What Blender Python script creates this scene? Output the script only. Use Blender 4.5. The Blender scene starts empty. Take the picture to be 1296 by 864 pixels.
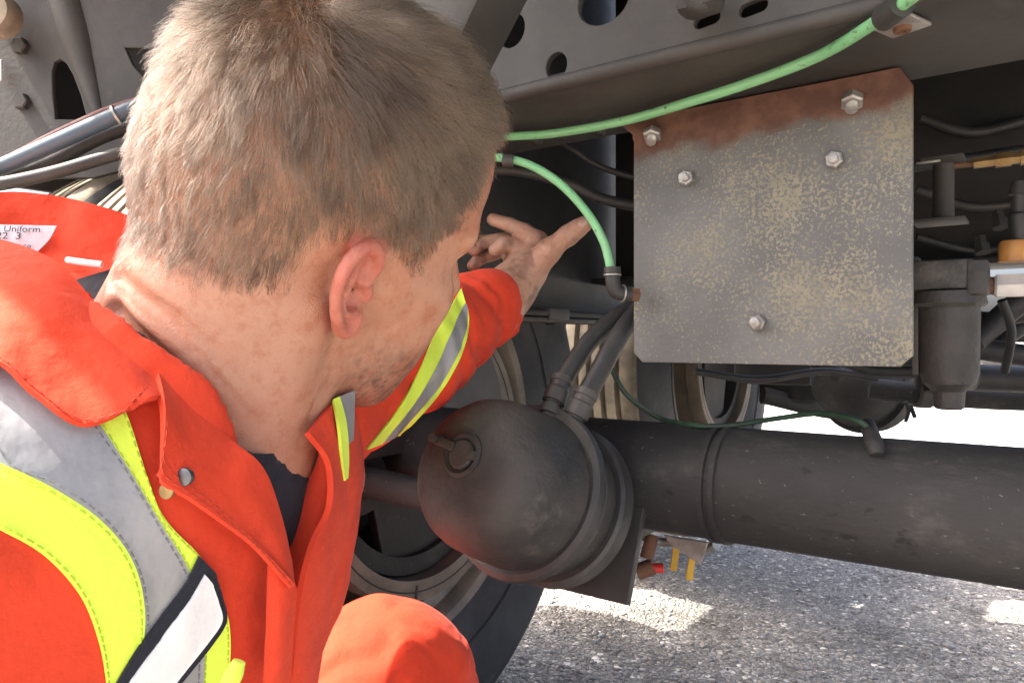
import bpy, bmesh, math, random
import numpy as np
from mathutils import Vector, Matrix
from mathutils.bvhtree import BVHTree
from mathutils.kdtree import KDTree

sc = bpy.context.scene
COL = sc.collection
random.seed(4)
rng = np.random.default_rng(7)

# ------------------------------------------------------------------ camera
CAMZ = 0.66
YAW = math.radians(36.0)
CS, SN = math.cos(YAW), math.sin(YAW)
FPX = 936.0
cam_d = bpy.data.cameras.new('camera')
cam = bpy.data.objects.new('camera', cam_d)
COL.objects.link(cam)
cam.location = (0, 0, CAMZ)
cam.rotation_euler = (math.radians(90), 0, YAW)
cam_d.sensor_width = 36.0
cam_d.lens = 36.0 * FPX / 1296.0
cam_d.clip_start = 0.02
cam_d.clip_end = 2000
sc.camera = cam

# ------------------------------------------------------------------ light
SUN = np.array([-0.40, -0.37, 0.84]); SUN /= np.linalg.norm(SUN)   # towards the sun
world = bpy.data.worlds.new('World'); sc.world = world
world.use_nodes = True
wn = world.node_tree.nodes; wl = world.node_tree.links
wn.clear()
sky = wn.new('ShaderNodeTexSky'); sky.sky_type = 'NISHITA'; sky.sun_disc = False
sky.sun_elevation = math.asin(SUN[2])
sky.sun_rotation = math.atan2(SUN[0], SUN[1])
sky.dust_density = 8.0; sky.air_density = 0.7; sky.ozone_density = 0.6
bgn = wn.new('ShaderNodeBackground'); bgn.inputs['Strength'].default_value = 0.15
wo = wn.new('ShaderNodeOutputWorld')
wl.new(sky.outputs[0], bgn.inputs['Color']); wl.new(bgn.outputs[0], wo.inputs['Surface'])
sun_d = bpy.data.lights.new('sun', 'SUN'); sun_d.energy = 3.6
sun_d.angle = math.radians(0.55); sun_d.color = (1.0, 0.94, 0.85)
sun = bpy.data.objects.new('sun', sun_d); COL.objects.link(sun)
sun.rotation_euler = Vector(-SUN).to_track_quat('-Z', 'Y').to_euler()
sun.location = (-6, -4, 5)
sc.view_settings.view_transform = 'Standard'
sc.view_settings.look = 'None'
sc.view_settings.gamma = 1.0
sc.view_settings.exposure = 2.32
sc.cycles.use_denoising = True
sc.cycles.max_bounces = 10
sc.cycles.diffuse_bounces = 5
sc.cycles.glossy_bounces = 4
sc.cycles.transparent_max_bounces = 8
sc.cycles.sample_clamp_indirect = 6.0
sc.cycles_curves.shape = 'RIBBONS'

# ------------------------------------------------------------------ helpers
def W(P):
    """camera-aligned metres (right, depth, up) -> world"""
    P = np.asarray(P, float)
    out = np.empty_like(P)
    out[..., 0] = CS * P[..., 0] - SN * P[..., 1]
    out[..., 1] = SN * P[..., 0] + CS * P[..., 1]
    out[..., 2] = P[..., 2] + CAMZ
    return out

def cp(u, v, d):
    return np.array([(u - 648) / FPX * d, d, (432 - v) / FPX * d])

def px(u, v, d):
    return W(cp(u, v, d))

def atY(u, v, y):
    """point of the sight line (u,v) where world y is reached"""
    a = (u - 648) / FPX
    return px(u, v, y / (SN * a + CS))

def atX(u, v, x):
    a = (u - 648) / FPX
    return px(u, v, x / (CS * a - SN))

def mkmesh(name, V, F):
    me = bpy.data.meshes.new(name)
    V = np.asarray(V, np.float32)
    if isinstance(F, np.ndarray) and F.ndim == 2:
        n, k = F.shape
        me.vertices.add(len(V)); me.vertices.foreach_set('co', V.ravel())
        me.loops.add(n * k); me.loops.foreach_set('vertex_index', F.astype(np.int32).ravel())
        me.polygons.add(n)
        me.polygons.foreach_set('loop_start', np.arange(0, n * k, k, dtype=np.int32))
        me.update(calc_edges=True)
    else:
        me.from_pydata([tuple(map(float, v)) for v in V], [], [tuple(int(i) for i in f) for f in F])
    me.validate()
    return me

def link(name, me, mat, parent=None, smooth=True, sharp=None):
    o = bpy.data.objects.new(name, me); COL.objects.link(o)
    if mat is not None and not me.materials:
        me.materials.append(mat)
    if smooth:
        me.polygons.foreach_set('use_smooth', np.ones(len(me.polygons), bool))
        if sharp:
            me.set_sharp_from_angle(angle=math.radians(sharp))
    if parent is not None:
        o.parent = parent
        root = parent
        while root.parent: root = root.parent
        if parent.parent is None:
            o.matrix_parent_inverse = Matrix.Translation(-Vector(parent.location))
    return o

def obj(name, VF, mat, parent=None, smooth=True, sharp=35):
    return link(name, mkmesh(name, *VF), mat, parent, smooth, sharp)

def tag(o, label=None, cat=None, group=None, kind=None):
    if label: o['label'] = label
    if cat: o['category'] = cat
    if group: o['group'] = group
    if kind: o['kind'] = kind
    return o

def join(*parts):
    V, F, n = [], [], 0
    for v, f in parts:
        v = np.asarray(v, float); V.append(v)
        F += [tuple(int(i) + n for i in q) for q in f]
        n += len(v)
    return np.concatenate(V), F

def unit(v):
    v = np.asarray(v, float); return v / (np.linalg.norm(v) + 1e-12)

def frame(axis):
    a = unit(axis)
    h = np.array([0, 0, 1.0]) if abs(a[2]) < 0.9 else np.array([1.0, 0, 0])
    b = unit(np.cross(h, a)); c = np.cross(a, b)
    return a, b, c

def catmull(P, n):
    P = np.asarray(P, float); k = len(P)
    if k == 2:
        t = np.linspace(0, 1, n)[:, None]; return P[0] * (1 - t) + P[1] * t
    Q = np.vstack([2 * P[0] - P[1], P, 2 * P[-1] - P[-2]])
    ts = np.linspace(0, k - 1, n); i = np.minimum(ts.astype(int), k - 2); t = (ts - i)[:, None]
    p0, p1, p2, p3 = Q[i], Q[i + 1], Q[i + 2], Q[i + 3]
    return 0.5 * (2 * p1 + (p2 - p0) * t + (2 * p0 - 5 * p1 + 4 * p2 - p3) * t * t + (3 * p1 - p0 - 3 * p2 + p3) * t ** 3)

def tube(pts, r, n=None, seg=14, smooth=True):
    """swept round bar with closed ends; r a number or one per control point"""
    pts = np.asarray(pts, float)
    n = n or max(2, 8 * (len(pts) - 1))
    if smooth and len(pts) > 2:
        P = catmull(pts, n)
        R = np.interp(np.linspace(0, 1, n), np.linspace(0, 1, len(pts)), np.full(len(pts), r) if np.isscalar(r) else r)
    else:
        P = pts; R = np.full(len(P), r) if np.isscalar(r) else np.asarray(r, float)
    T = np.gradient(P, axis=0); T /= np.linalg.norm(T, axis=1)[:, None] + 1e-12
    _, b, c = frame(T[0])
    V = []
    ang = np.linspace(0, 2 * math.pi, seg, endpoint=False)
    for i in range(len(P)):
        b = unit(b - T[i] * np.dot(b, T[i])); c = np.cross(T[i], b)
        V.append(P[i] + R[i] * (np.cos(ang)[:, None] * b + np.sin(ang)[:, None] * c))
    V = np.concatenate(V); F = []
    for i in range(len(P) - 1):
        for j in range(seg):
            k = (j + 1) % seg
            F.append((i * seg + j, i * seg + k, (i + 1) * seg + k, (i + 1) * seg + j))
    F.append(tuple(range(seg - 1, -1, -1)))
    F.append(tuple((len(P) - 1) * seg + j for j in range(seg)))
    return V, F

def lathe(prof, origin, axis, seg=48, a0=0.0, a1=None, spin=0.0):
    """revolve (axial, radius) pairs; closed when both ends have radius 0"""
    a, b, c = frame(axis); origin = np.asarray(origin, float)
    full = a1 is None
    ang = (np.linspace(0, 2 * math.pi, seg, endpoint=False) if full else np.linspace(a0, a1, seg)) + spin
    V, F = [], []
    for (t, r) in prof:
        V.append(origin + a * t + r * (np.cos(ang)[:, None] * b + np.sin(ang)[:, None] * c))
    V = np.concatenate(V)
    m = seg if full else seg - 1
    for i in range(len(prof) - 1):
        for j in range(m):
            k = (j + 1) % seg
            F.append((i * seg + j, i * seg + k, (i + 1) * seg + k, (i + 1) * seg + j))
    if full:
        if prof[0][1] < 1e-3: F.append(tuple(range(seg - 1, -1, -1)))
        if prof[-1][1] < 1e-3: F.append(tuple((len(prof) - 1) * seg + j for j in range(seg)))
    return V, F

def ring_prof(prof):
    return prof + [prof[0]]

def box(c, size, rot=None, bev=0.003):
    """bevelled box; rot = 3 axes as rows"""
    bm = bmesh.new()
    bmesh.ops.create_cube(bm, size=1.0)
    for v in bm.verts:
        v.co = Vector((v.co.x * size[0], v.co.y * size[1], v.co.z * size[2]))
    if bev > 0:
        bmesh.ops.bevel(bm, geom=bm.edges[:], offset=min(bev, min(size) * .45), segments=2, affect='EDGES', profile=.5)
    V = np.array([v.co[:] for v in bm.verts]); bm.verts.index_update()
    F = [tuple(v.index for v in f.verts) for f in bm.faces]
    bm.free()
    R = np.eye(3) if rot is None else np.asarray(rot, float)
    return V @ R + np.asarray(c, float), F

def bar(a, b, w, h, bev=.002, up=None):
    """box between two points"""
    a = np.asarray(a, float); b = np.asarray(b, float)
    x = unit(b - a)
    if up is None: _, y, z = frame(x)
    else:
        y = unit(np.cross(up, x)); z = np.cross(x, y)
    return box((a + b) / 2, (np.linalg.norm(b - a), w, h), (x, y, z), bev)

def flat(outer, holes, th, origin, ex, ey, bev=.0015):
    """plate with holes: 2D loops -> bevelled solid standing on axes ex, ey"""
    cu = bpy.data.curves.new('tmp', 'CURVE'); cu.dimensions = '2D'; cu.fill_mode = 'BOTH'
    cu.extrude = th / 2 - bev; cu.bevel_depth = bev; cu.bevel_resolution = 1; cu.offset = -bev
    for loop in [outer] + holes:
        s = cu.splines.new('POLY'); s.points.add(len(loop) - 1); s.use_cyclic_u = True
        for p, q in zip(s.points, loop): p.co = (q[0], q[1], 0, 1)
    o = bpy.data.objects.new('tmp', cu); COL.objects.link(o)
    dg = bpy.context.evaluated_depsgraph_get()
    me = bpy.data.meshes.new_from_object(o.evaluated_get(dg))
    V = np.array([v.co[:] for v in me.vertices]); F = [tuple(p.vertices) for p in me.polygons]
    bpy.data.objects.remove(o); bpy.data.curves.remove(cu); bpy.data.meshes.remove(me)
    ex = np.asarray(ex, float); ey = np.asarray(ey, float); ez = np.cross(ex, ey)
    return np.asarray(origin, float) + V @ np.array([ex, ey, ez]), F

def circ(x, y, rx, ry=None, n=28, rot=0):
    ry = ry or rx
    a = np.linspace(0, 2 * math.pi, n, endpoint=False)
    X, Y = rx * np.cos(a), ry * np.sin(a)
    return [(x + math.cos(rot) * p - math.sin(rot) * q, y + math.sin(rot) * p + math.cos(rot) * q) for p, q in zip(X, Y)]

def slot(x, y, L, r, rot=0, n=12):
    a = np.linspace(-math.pi / 2, math.pi / 2, n)
    P = [(L / 2 + r * math.cos(t), r * math.sin(t)) for t in a] + [(-L / 2 - r * math.cos(t), -r * math.sin(t)) for t in a]
    return [(x + math.cos(rot) * p - math.sin(rot) * q, y + math.sin(rot) * p + math.cos(rot) * q) for p, q in P]

# ------------------------------------------------------------------ materials
def mat(name, c1, c2=None, scale=9, rough=.6, metal=0, bump=.15, bscale=90, lo=.35, hi=.65, spots=(), sheen=0, detail=6,
        rvar=.12, spec=.5, coat=0, stretch=None, bdist=.002):
    m = bpy.data.materials.new(name); m.use_nodes = True
    N = m.node_tree.nodes; L = m.node_tree.links
    b = N['Principled BSDF']
    tc = N.new('ShaderNodeTexCoord')
    src = tc.outputs['Object']
    if stretch:
        mp = N.new('ShaderNodeMapping'); mp.inputs['Scale'].default_value = stretch
        L.new(src, mp.inputs['Vector']); src = mp.outputs[0]
    def noise(s, d=6, r=.6):
        n = N.new('ShaderNodeTexNoise'); n.inputs['Scale'].default_value = s
        n.inputs['Detail'].default_value = d; n.inputs['Roughness'].default_value = r
        L.new(src, n.inputs['Vector']); return n.outputs['Fac']
    def ramp(f, a, z):
        r = N.new('ShaderNodeMapRange'); r.interpolation_type = 'SMOOTHSTEP'
        r.inputs['From Min'].default_value = a; r.inputs['From Max'].default_value = z
        L.new(f, r.inputs['Value']); return r.outputs[0]
    def mix(f, a, z):
        x = N.new('ShaderNodeMix'); x.data_type = 'RGBA'
        L.new(f, x.inputs['Factor'])
        for s, val in (('A', a), ('B', z)):
            i = [q for q in x.inputs if q.name == s and q.type == 'RGBA'][0]
            if isinstance(val, (tuple, list)): i.default_value = (*val[:3], 1)
            else: L.new(val, i)
        return [q for q in x.outputs if q.type == 'RGBA'][0]
    c2 = c2 or tuple(x * .75 for x in c1)
    f = ramp(noise(scale, detail), lo, hi)
    colr = mix(f, c1, c2)
    for s in spots:
        colr = mix(ramp(noise(s[1], s[4] if len(s) > 4 else 8, .7), s[2], s[3]), colr, s[0])
    L.new(colr, b.inputs['Base Color'])
    b.inputs['Metallic'].default_value = metal
    b.inputs['Specular IOR Level'].default_value = spec
    if coat: b.inputs['Coat Weight'].default_value = coat
    r = N.new('ShaderNodeMapRange'); L.new(noise(scale * 3), r.inputs['Value'])
    r.inputs['To Min'].default_value = max(.05, rough - rvar); r.inputs['To Max'].default_value = min(1, rough + rvar)
    L.new(r.outputs[0], b.inputs['Roughness'])
    if sheen:
        b.inputs['Sheen Weight'].default_value = sheen; b.inputs['Sheen Roughness'].default_value = .5
    if bump:
        bp = N.new('ShaderNodeBump'); bp.inputs['Strength'].default_value = bump; bp.inputs['Distance'].default_value = bdist
        L.new(noise(bscale, 4), bp.inputs['Height']); L.new(bp.outputs[0], b.inputs['Normal'])
    m['mix'] = 0
    return m

DUST = (.17, .15, .125)
M = {}
M['frame'] = mat('painted steel', (.030, .029, .028), (.052, .048, .043), 7, .62, .0, .25, 120,
                 spots=[((.085, .075, .063), 26, .60, .80), ((.07, .035, .02), 11, .68, .80)])
M['rail'] = mat('black chassis paint', (.010, .010, .010), (.020, .019, .018), 6, .6, 0, .2, 90)
M['black'] = mat('black rubber hose', (.018, .018, .018), (.035, .033, .031), 22, .55, 0, .1, 200, spots=[(DUST, 60, .64, .85)])
M['axle'] = mat('dirty axle steel', (.015, .015, .015), (.028, .027, .026), 6, .74, 0, .7, 130,
                spots=[((.085, .077, .067), 12, .54, .80), ((.07, .035, .02), 30, .70, .80), ((.17, .16, .145), 170, .63, .70), ((.006, .006, .006), 26, .60, .68)], stretch=(.6, 1, 1))
M['chamber'] = mat('chamber paint', (.022, .022, .022), (.058, .053, .048), 9, .62, 0, .8, 140, lo=.34, hi=.64,
                   spots=[((.125, .11, .093), 13, .56, .78), ((.30, .28, .25), 230, .69, .735)])
M['band'] = mat('clamp band steel', (.036, .035, .034), (.068, .064, .059), 14, .55, .1, .3, 150, spots=[(DUST, 50, .6, .8)])
M['tyre'] = mat('tyre rubber', (.022, .024, .026), (.042, .044, .046), 8, .75, 0, .2, 110, spots=[((.10, .10, .098), 16, .58, .80)], stretch=(2.5, 1, 1))
M['tread'] = mat('dusty tread rubber', (.15, .13, .098), (.27, .235, .175), 22, .9, 0, .4, 130, spots=[((.04, .04, .04), 45, .62, .75)])
M['rim'] = mat('dirty wheel rim', (.24, .20, .145), (.12, .105, .085), 13, .5, .15, .3, 110, spots=[((.22, .12, .045), 17, .62, .76), ((.33, .30, .25), 38, .66, .80)])
M['drum'] = mat('cast iron drum', (.11, .09, .068), (.17, .14, .108), 15, .65, .1, .35, 120, spots=[((.16, .10, .06), 20, .66, .82)])
M['galv'] = mat('galvanised bolt', (.42, .41, .39), (.26, .25, .235), 40, .42, .55, .15, 200, spots=[((.16, .12, .09), 60, .62, .78)])
M['brass'] = mat('brass fitting', (.36, .24, .10), (.22, .14, .06), 40, .4, .6, .1, 200)
M['green'] = mat('green nylon air line', (.17, .43, .20), (.21, .49, .24), 14, .42, 0, .05, 200, spots=[((.05, .07, .045), 85, .60, .68), ((.22, .30, .20), 30, .55, .75), ((.03, .06, .03), 22, .68, .76)], coat=.1)
M['greend'] = mat('dirty green cable', (.02, .035, .024), (.03, .08, .04), 18, .6, 0, .1, 200)
M['blue'] = mat('blue air line', (.05, .085, .12), (.085, .115, .14), 10, .45, 0, .05, 200, spots=[(DUST, 40, .6, .85)])
M['redh'] = mat('faded red air line', (.20, .035, .03), (.13, .05, .045), 15, .55)
M['yellow'] = mat('yellow handle grip', (.60, .36, .02), (.48, .28, .03), 30, .5)
M['redcap'] = mat('red cap', (.65, .03, .02), (.5, .05, .03), 30, .4)
M['orangep'] = mat('orange plastic connector', (.42, .20, .05), (.28, .12, .03), 40, .5, spots=[((.06, .05, .04), 60, .6, .75)])
M['whitep'] = mat('pale zinc hex fitting', (.62, .60, .58), (.48, .46, .44), 30, .38, .3, .05)
M['rusty'] = mat('rusty steel', (.16, .075, .04), (.10, .05, .03), 30, .75, 0, .4, 150)
# ------------------------------------------------------------------ the ground
def ground_mat():
    m = bpy.data.materials.new('worn asphalt'); m.use_nodes = True
    N = m.node_tree.nodes; L = m.node_tree.links; b = N['Principled BSDF']
    tc = N.new('ShaderNodeTexCoord')
    def vor(s, feat='F1', out='Distance'):
        v = N.new('ShaderNodeTexVoronoi'); v.inputs['Scale'].default_value = s; v.feature = feat
        L.new(tc.outputs['Object'], v.inputs['Vector']); return v
    def noise(s, d=6):
        n = N.new('ShaderNodeTexNoise'); n.inputs['Scale'].default_value = s; n.inputs['Detail'].default_value = d
        n.inputs['Roughness'].default_value = .65
        L.new(tc.outputs['Object'], n.inputs['Vector']); return n.outputs['Fac']
    def rng_(f, a, z, o0=0, o1=1):
        r = N.new('ShaderNodeMapRange'); r.inputs['From Min'].default_value = a; r.inputs['From Max'].default_value = z
        r.inputs['To Min'].default_value = o0; r.inputs['To Max'].default_value = o1
        L.new(f, r.inputs['Value']); return r.outputs[0]
    def mix(f, a, z, mode='MIX'):
        x = N.new('ShaderNodeMix'); x.data_type = 'RGBA'; x.blend_type = mode
        if isinstance(f, float): x.inputs['Factor'].default_value = f
        else: L.new(f, x.inputs['Factor'])
        for s, val in (('A', a), ('B', z)):
            i = [q for q in x.inputs if q.name == s and q.type == 'RGBA'][0]
            if isinstance(val, tuple): i.default_value = (*val, 1)
            else: L.new(val, i)
        return [q for q in x.outputs if q.type == 'RGBA'][0]
    v1 = vor(85); v2 = vor(210); ve = vor(85, 'DISTANCE_TO_EDGE')
    bw = N.new('ShaderNodeRGBToBW'); L.new(v1.outputs['Color'], bw.inputs[0])
    cr = N.new('ShaderNodeValToRGB'); e = cr.color_ramp.elements
    e[0].position = .15; e[0].color = (.085, .08, .075, 1); e[1].position = .85; e[1].color = (.66, .64, .60, 1)
    x = e.new(.5); x.color = (.24, .232, .22, 1)
    x = e.new(.68); x.color = (.32, .295, .265, 1)
    L.new(bw.outputs[0], cr.inputs[0])
    bw2 = N.new('ShaderNodeRGBToBW'); L.new(v2.outputs['Color'], bw2.inputs[0])
    fine = mix(rng_(bw2.outputs[0], .2, .8), (.13, .127, .12), (.36, .35, .335))
    col = mix(rng_(noise(14), .40, .60), cr.outputs[0], fine)
    col = mix(rng_(ve.outputs['Distance'], .0, .10, 1, 0), col, (.13, .125, .118))
    col = mix(rng_(noise(2.2, 8), .50, .62), col, mix(.62, col, (.035, .032, .028)))      # oily stain with a shape of its own
    col = mix(1.0, col, (1.95, 1.88, 1.77), 'MULTIPLY')
    L.new(col, b.inputs['Base Color']); b.inputs['Roughness'].default_value = .82
    b.inputs['Specular IOR Level'].default_value = .3
    ad = N.new('ShaderNodeMath'); ad.operation = 'ADD'
    L.new(rng_(ve.outputs['Distance'], 0, .25), ad.inputs[0]); L.new(noise(60, 5), ad.inputs[1])
    bp = N.new('ShaderNodeBump'); bp.inputs['Strength'].default_value = .85; bp.inputs['Distance'].default_value = .007
    L.new(ad.outputs[0], bp.inputs['Height']); L.new(bp.outputs[0], b.inputs['Normal'])
    return m
g = 600
obj_ground = link('ground', mkmesh('ground', [(-g, -g, 0), (g, -g, 0), (g, g, 0), (-g, g, 0)], [(0, 1, 2, 3)]), ground_mat(), None, False)
tag(obj_ground, kind='structure')

far_glare = link('glare_ground', mkmesh('glare_ground', [(-g, 5.2, .004), (g, 5.2, .004), (g, g, .004), (-g, g, .004)], [(0, 1, 2, 3)]),
            mat('sun glare ground', (.52, .51, .49), (.44, .43, .41), 1.2, .85, 0, .2, 60), None, False)  # added far sheet, its pale colour stands in for overexposed sunlight
tag(far_glare, kind='structure')
# loose chips lying on the asphalt, too many to count
def chips():
    n = 5200
    u = rng.uniform(560, 1340, n); v = rng.uniform(690, 900, n)
    d = CAMZ * FPX / (v - 432)
    P = np.stack([(u - 648) / FPX * d, d, np.full(n, -CAMZ)], 1); P = W(P)
    base = np.array([(1, 0, 0), (-1, 0, 0), (0, 1, 0), (0, -1, 0), (0, 0, 1), (0, 0, -1)], float)
    F0 = [(0, 2, 4), (2, 1, 4), (1, 3, 4), (3, 0, 4), (2, 0, 5), (1, 2, 5), (3, 1, 5), (0, 3, 5)]
    s = rng.gamma(3.0, .0011, n) + .0012
    a = rng.uniform(0, 6.28, n); ca, sa = np.cos(a), np.sin(a)
    V = base[None] * rng.uniform(.6, 1.3, (n, 6, 1)) * (s[:, None] * np.array([1, 1, 1]))[:, None, :]
    V[:, :, 1] *= rng.uniform(.55, 1, (n, 1)); V[:, :, 2] *= rng.uniform(.35, .7, (n, 1))
    x = V[:, :, 0] * ca[:, None] - V[:, :, 1] * sa[:, None]; y = V[:, :, 0] * sa[:, None] + V[:, :, 1] * ca[:, None]
    V = np.stack([x, y, V[:, :, 2]], 2) + P[:, None, :]
    V[:, :, 2] += s[:, None] * .15
    F = (np.array(F0)[None] + (np.arange(n) * 6)[:, None, None]).reshape(-1, 3)
    o = link('gravel', mkmesh('gravel', V.reshape(-1, 3), F),
             mat('stone chips', (.16, .155, .145), (.50, .48, .45), 60, .85, 0, .1, lo=.3, hi=.7), None, False)
    tag(o, 'loose pale stone chips scattered on the worn asphalt', 'gravel', kind='stuff')
chips()

# ------------------------------------------------------------------ the trailer
TR = bpy.data.objects.new('trailer', None); COL.objects.link(TR); TR.location = (-.1, 1.0, 0)
tag(TR, 'dark underside of a heavy trailer with axle, wheels, brake chamber and air lines', 'trailer')
AX_Y, AX_Z, AX_R = .817, .50, .0635

# unseen deck and outer rails overhead, edges and notch shaped to steer the sun
DECK_Y0, DECK_Y1 = -.225, 1.30
obj('deck', flat([(1.15, DECK_Y0), (1.15, DECK_Y1), (-1.32, DECK_Y1), (-1.32, .20), (-1.02, .20), (-1.02, DECK_Y0)], [], .06, (0, 0, 1.54), (1, 0, 0), (0, 1, 0)), M['rail'], TR)
for x, y0 in ((-1.31, .20), (1.15, DECK_Y0)):
    obj('side_rail', box((x, (y0 + 2.85) / 2, 1.48), (.05, 2.85 - y0, .20)), M['frame'], TR)
obj('sun_block_panel', box((-1.335, .69, 1.145), (.012, .60, .48)), M['frame'], TR)  # added panel, keeps sun off the parts behind and covers the bright gap
obj('end_crossmember', box((-.08, 2.80, 1.40), (2.4, .08, .16)), M['frame'], TR)

# crossmember: web with real holes, bottom flange folded forward
WY, FZ = .590, .900
def wx(u, v):
    p = atY(u, v, WY); return p[0], p[2]
holes = []
for (u, v, rx, rz) in ((707, 93, .0115, .0125), (650, 40, .016, .017), (766, 2, .026, .022)):
    x, z = wx(u, v); holes.append(circ(x, max(z, FZ + rz + .006), rx, rz))
for (u, v, L_, r) in ((897, 27, .012, .0052), (955, 12, .012, .0055)):
    x, z = wx(u, v); holes.append(slot(x, max(z, FZ + .012), L_, r, .12))
cross = obj('crossmember', flat([(-1.28, 1.012), (-.80, 1.012), (-.735, .98), (-.735, FZ + .004), (1.12, FZ + .004), (1.12, 1.50), (-1.28, 1.50)], holes, .008, (0, WY, 0), (1, 0, 0), (0, 0, 1), .001),
            M['frame'], TR)
obj('flange', join(box((.192, .678, FZ + .004), (1.85, .180, .008), bev=.002),
                   tube([(-.73, WY + .002, FZ + .005), (1.12, WY + .002, FZ + .005)], .0078, seg=12)), M['frame'], cross)
for (u, v) in ((680, 182), (710, 176), (758, 170)):
    p = px(u, v, (FZ - CAMZ - .002) * FPX / (432 - v))
    obj('rivet', lathe([(0, .0), (0, .008), (.003, .006), (.0045, 0)], (p[0], p[1], FZ), (0, 0, -1), 12), M['rail'], cross)
# suspension hanger plate above the tyre, with its pressed rib and slots
HD = 1.05
def hp(u, v): return ((u - 648) / FPX * HD, (432 - v) / FPX * HD)
horg = W(np.array([0, HD, 0.]))
hang = obj('hanger_plate', flat([hp(-160, 228), hp(120, 226), hp(235, 196), hp(262, 120), hp(262, -160), hp(-160, -160)],
    [[hp(*q) for q in ((72, 152), (112, 152), (104, 122), (94, 96), (86, 82), (78, 76), (71, 80), (68, 92), (69, 120))],
     [hp(*q) for q in ((160, 62), (186, 62), (206, 74), (200, 92), (182, 98), (170, 84))]], .008, horg, (CS, SN, 0), (0, 0, 1), .0015), M['frame'], TR)
ra, rb = px(62, -80, HD + .012), px(136, 175, HD + .002)
obj('rib', tube([ra, (ra + rb) / 2, rb], [.030, .024, .006], seg=28), M['frame'], hang)
for (u, v) in ((28, 60), (30, 130), (226, 30)):
    obj('bolt', lathe([(0, 0), (0, .012), (.009, .012), (.011, .010), (.011, 0)], px(u, v, HD - .004), (SN, -CS, 0), 6), M['frame'], hang)
p = px(2, 24, HD - .03)
obj('round_cap', lathe([(0, 0), (0, .03), (.02, .032), (.03, .027), (.03, 0)], p, (.6, -.8, 0), 24), M['tread'], TR)
p = px(0, 90, HD - .015); obj('marker_tag', box(p, (.012, .004, .03)), M['whitep'], TR)

# grey box brace coming down towards the camera
a_, b_ = px(563, 72, .600), px(638, -92, .520)
obj('brace', bar(a_, b_, .062, .05, .006, up=(.55, -.75, .35)), M['frame'], TR)
obj('brace_post', bar(b_ - np.array([0, 0, .01]), np.array([b_[0], b_[1], 1.51]), .05, .05, .004), M['frame'], TR)
obj('bracket', join(box(px(886, -6, .575), (.034, .03, .03), bev=.008), tube([px(868, -20, .575), px(886, 2, .57), px(906, -16, .575)], .011)), M['frame'], TR)

# second crossmember, main rail
obj('inner_crossmember', join(box((.2, 1.30, 1.13), (1.78, .012, .72)), box((.2, 1.26, .772), (1.78, .12, .010))), M['rail'], TR)
mr = obj('main_rail', join(box((-.706, 1.01, 1.10), (.012, .78, .80)), box((-.706, 2.11, .96), (.012, 1.42, .52)), box((-.67, 1.72, .704), (.085, 2.2, .010))), M['rail'], TR)
for y in (.90, 1.02, 1.2):
    obj('bolt', lathe([(0, 0), (0, .011), (.010, .011), (.012, .009), (.012, 0)], (-.66, y, .699), (0, 0, -1), 6), M['rail'], mr)
obj('frame_ledge', join(box((-.655, 1.00, .694), (.05, .30, .008)), box((-.64, .99, .703), (.03, .06, .02))), M['frame'], TR)

# ------------------------------------------------------------------ mudflap bracket plate with spots of lichen
def plate_mat():
    m = mat('weathered plate', (.138, .138, .135), (.100, .100, .098), 10, .62, .1, .25, 160, spots=[((.06, .055, .05), 130, .70, .76)])
    N = m.node_tree.nodes; L = m.node_tree.links; b = N['Principled BSDF']
    old = b.inputs['Base Color'].links[0].from_socket
    tc = N.new('ShaderNodeTexCoord'); sep = N.new('ShaderNodeSeparateXYZ'); L.new(tc.outputs['Object'], sep.inputs[0])
    def noise(s, d=8, r=.65):
        n = N.new('ShaderNodeTexNoise'); n.inputs['Scale'].default_value = s; n.inputs['Detail'].default_value = d; n.inputs['Roughness'].default_value = r
        L.new(tc.outputs['Object'], n.inputs['Vector']); return n.outputs['Fac']
    def mth(op, a, c):
        x = N.new('ShaderNodeMath'); x.operation = op
        for i, q in enumerate((a, c)):
            if isinstance(q, (int, float)): x.inputs[i].default_value = q
            else: L.new(q, x.inputs[i])
        return x.outputs[0]
    def sm(f, a, z):
        r = N.new('ShaderNodeMapRange'); r.interpolation_type = 'SMOOTHSTEP'; r.inputs['From Min'].default_value = a; r.inputs['From Max'].default_value = z
        L.new(f, r.inputs['Value']); return r.outputs[0]
    def mix(f, a, z):
        x = N.new('ShaderNodeMix'); x.data_type = 'RGBA'; L.new(f, x.inputs['Factor'])
        for s, val in (('A', a), ('B', z)):
            i = [q for q in x.inputs if q.name == s and q.type == 'RGBA'][0]
            if isinstance(val, tuple): i.default_value = (*val, 1)
            else: L.new(val, i)
        return [q for q in x.outputs if q.type == 'RGBA'][0]
    # lichen: small islands, denser towards the low corner where water sits
    big = noise(13, 4, .5); small = noise(300, 3, .7)
    dens = mth('ADD', mth('MULTIPLY', sep.outputs['X'], .22), mth('MULTIPLY', sep.outputs['Z'], -.26))
    thr = mth('ADD', mth('ADD', mth('MULTIPLY', big, .46), small), mth('ADD', dens, .232))
    lich = sm(thr, .735, .80)
    c = mix(lich, old, mix(sm(noise(60), .4, .6), (.225, .205, .140), (.175, .162, .118)))
    # rust along the folded lip
    rz = mth('ADD', mth('ADD', sep.outputs['Z'], mth('MULTIPLY', noise(14, 6), .055)), mth('MULTIPLY', sep.outputs['X'], -.035))
    c = mix(sm(rz, .889, .903), c, mix(sm(noise(32), .4, .65), (.085, .037, .024), (.145, .070, .043)))
    L.new(c, b.inputs['Base Color'])
    return m
PM = plate_mat()
PX0, PX1, PZ0, PZ1, PY = -.360, -.095, .638, .889, .720
ch = .010
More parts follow.
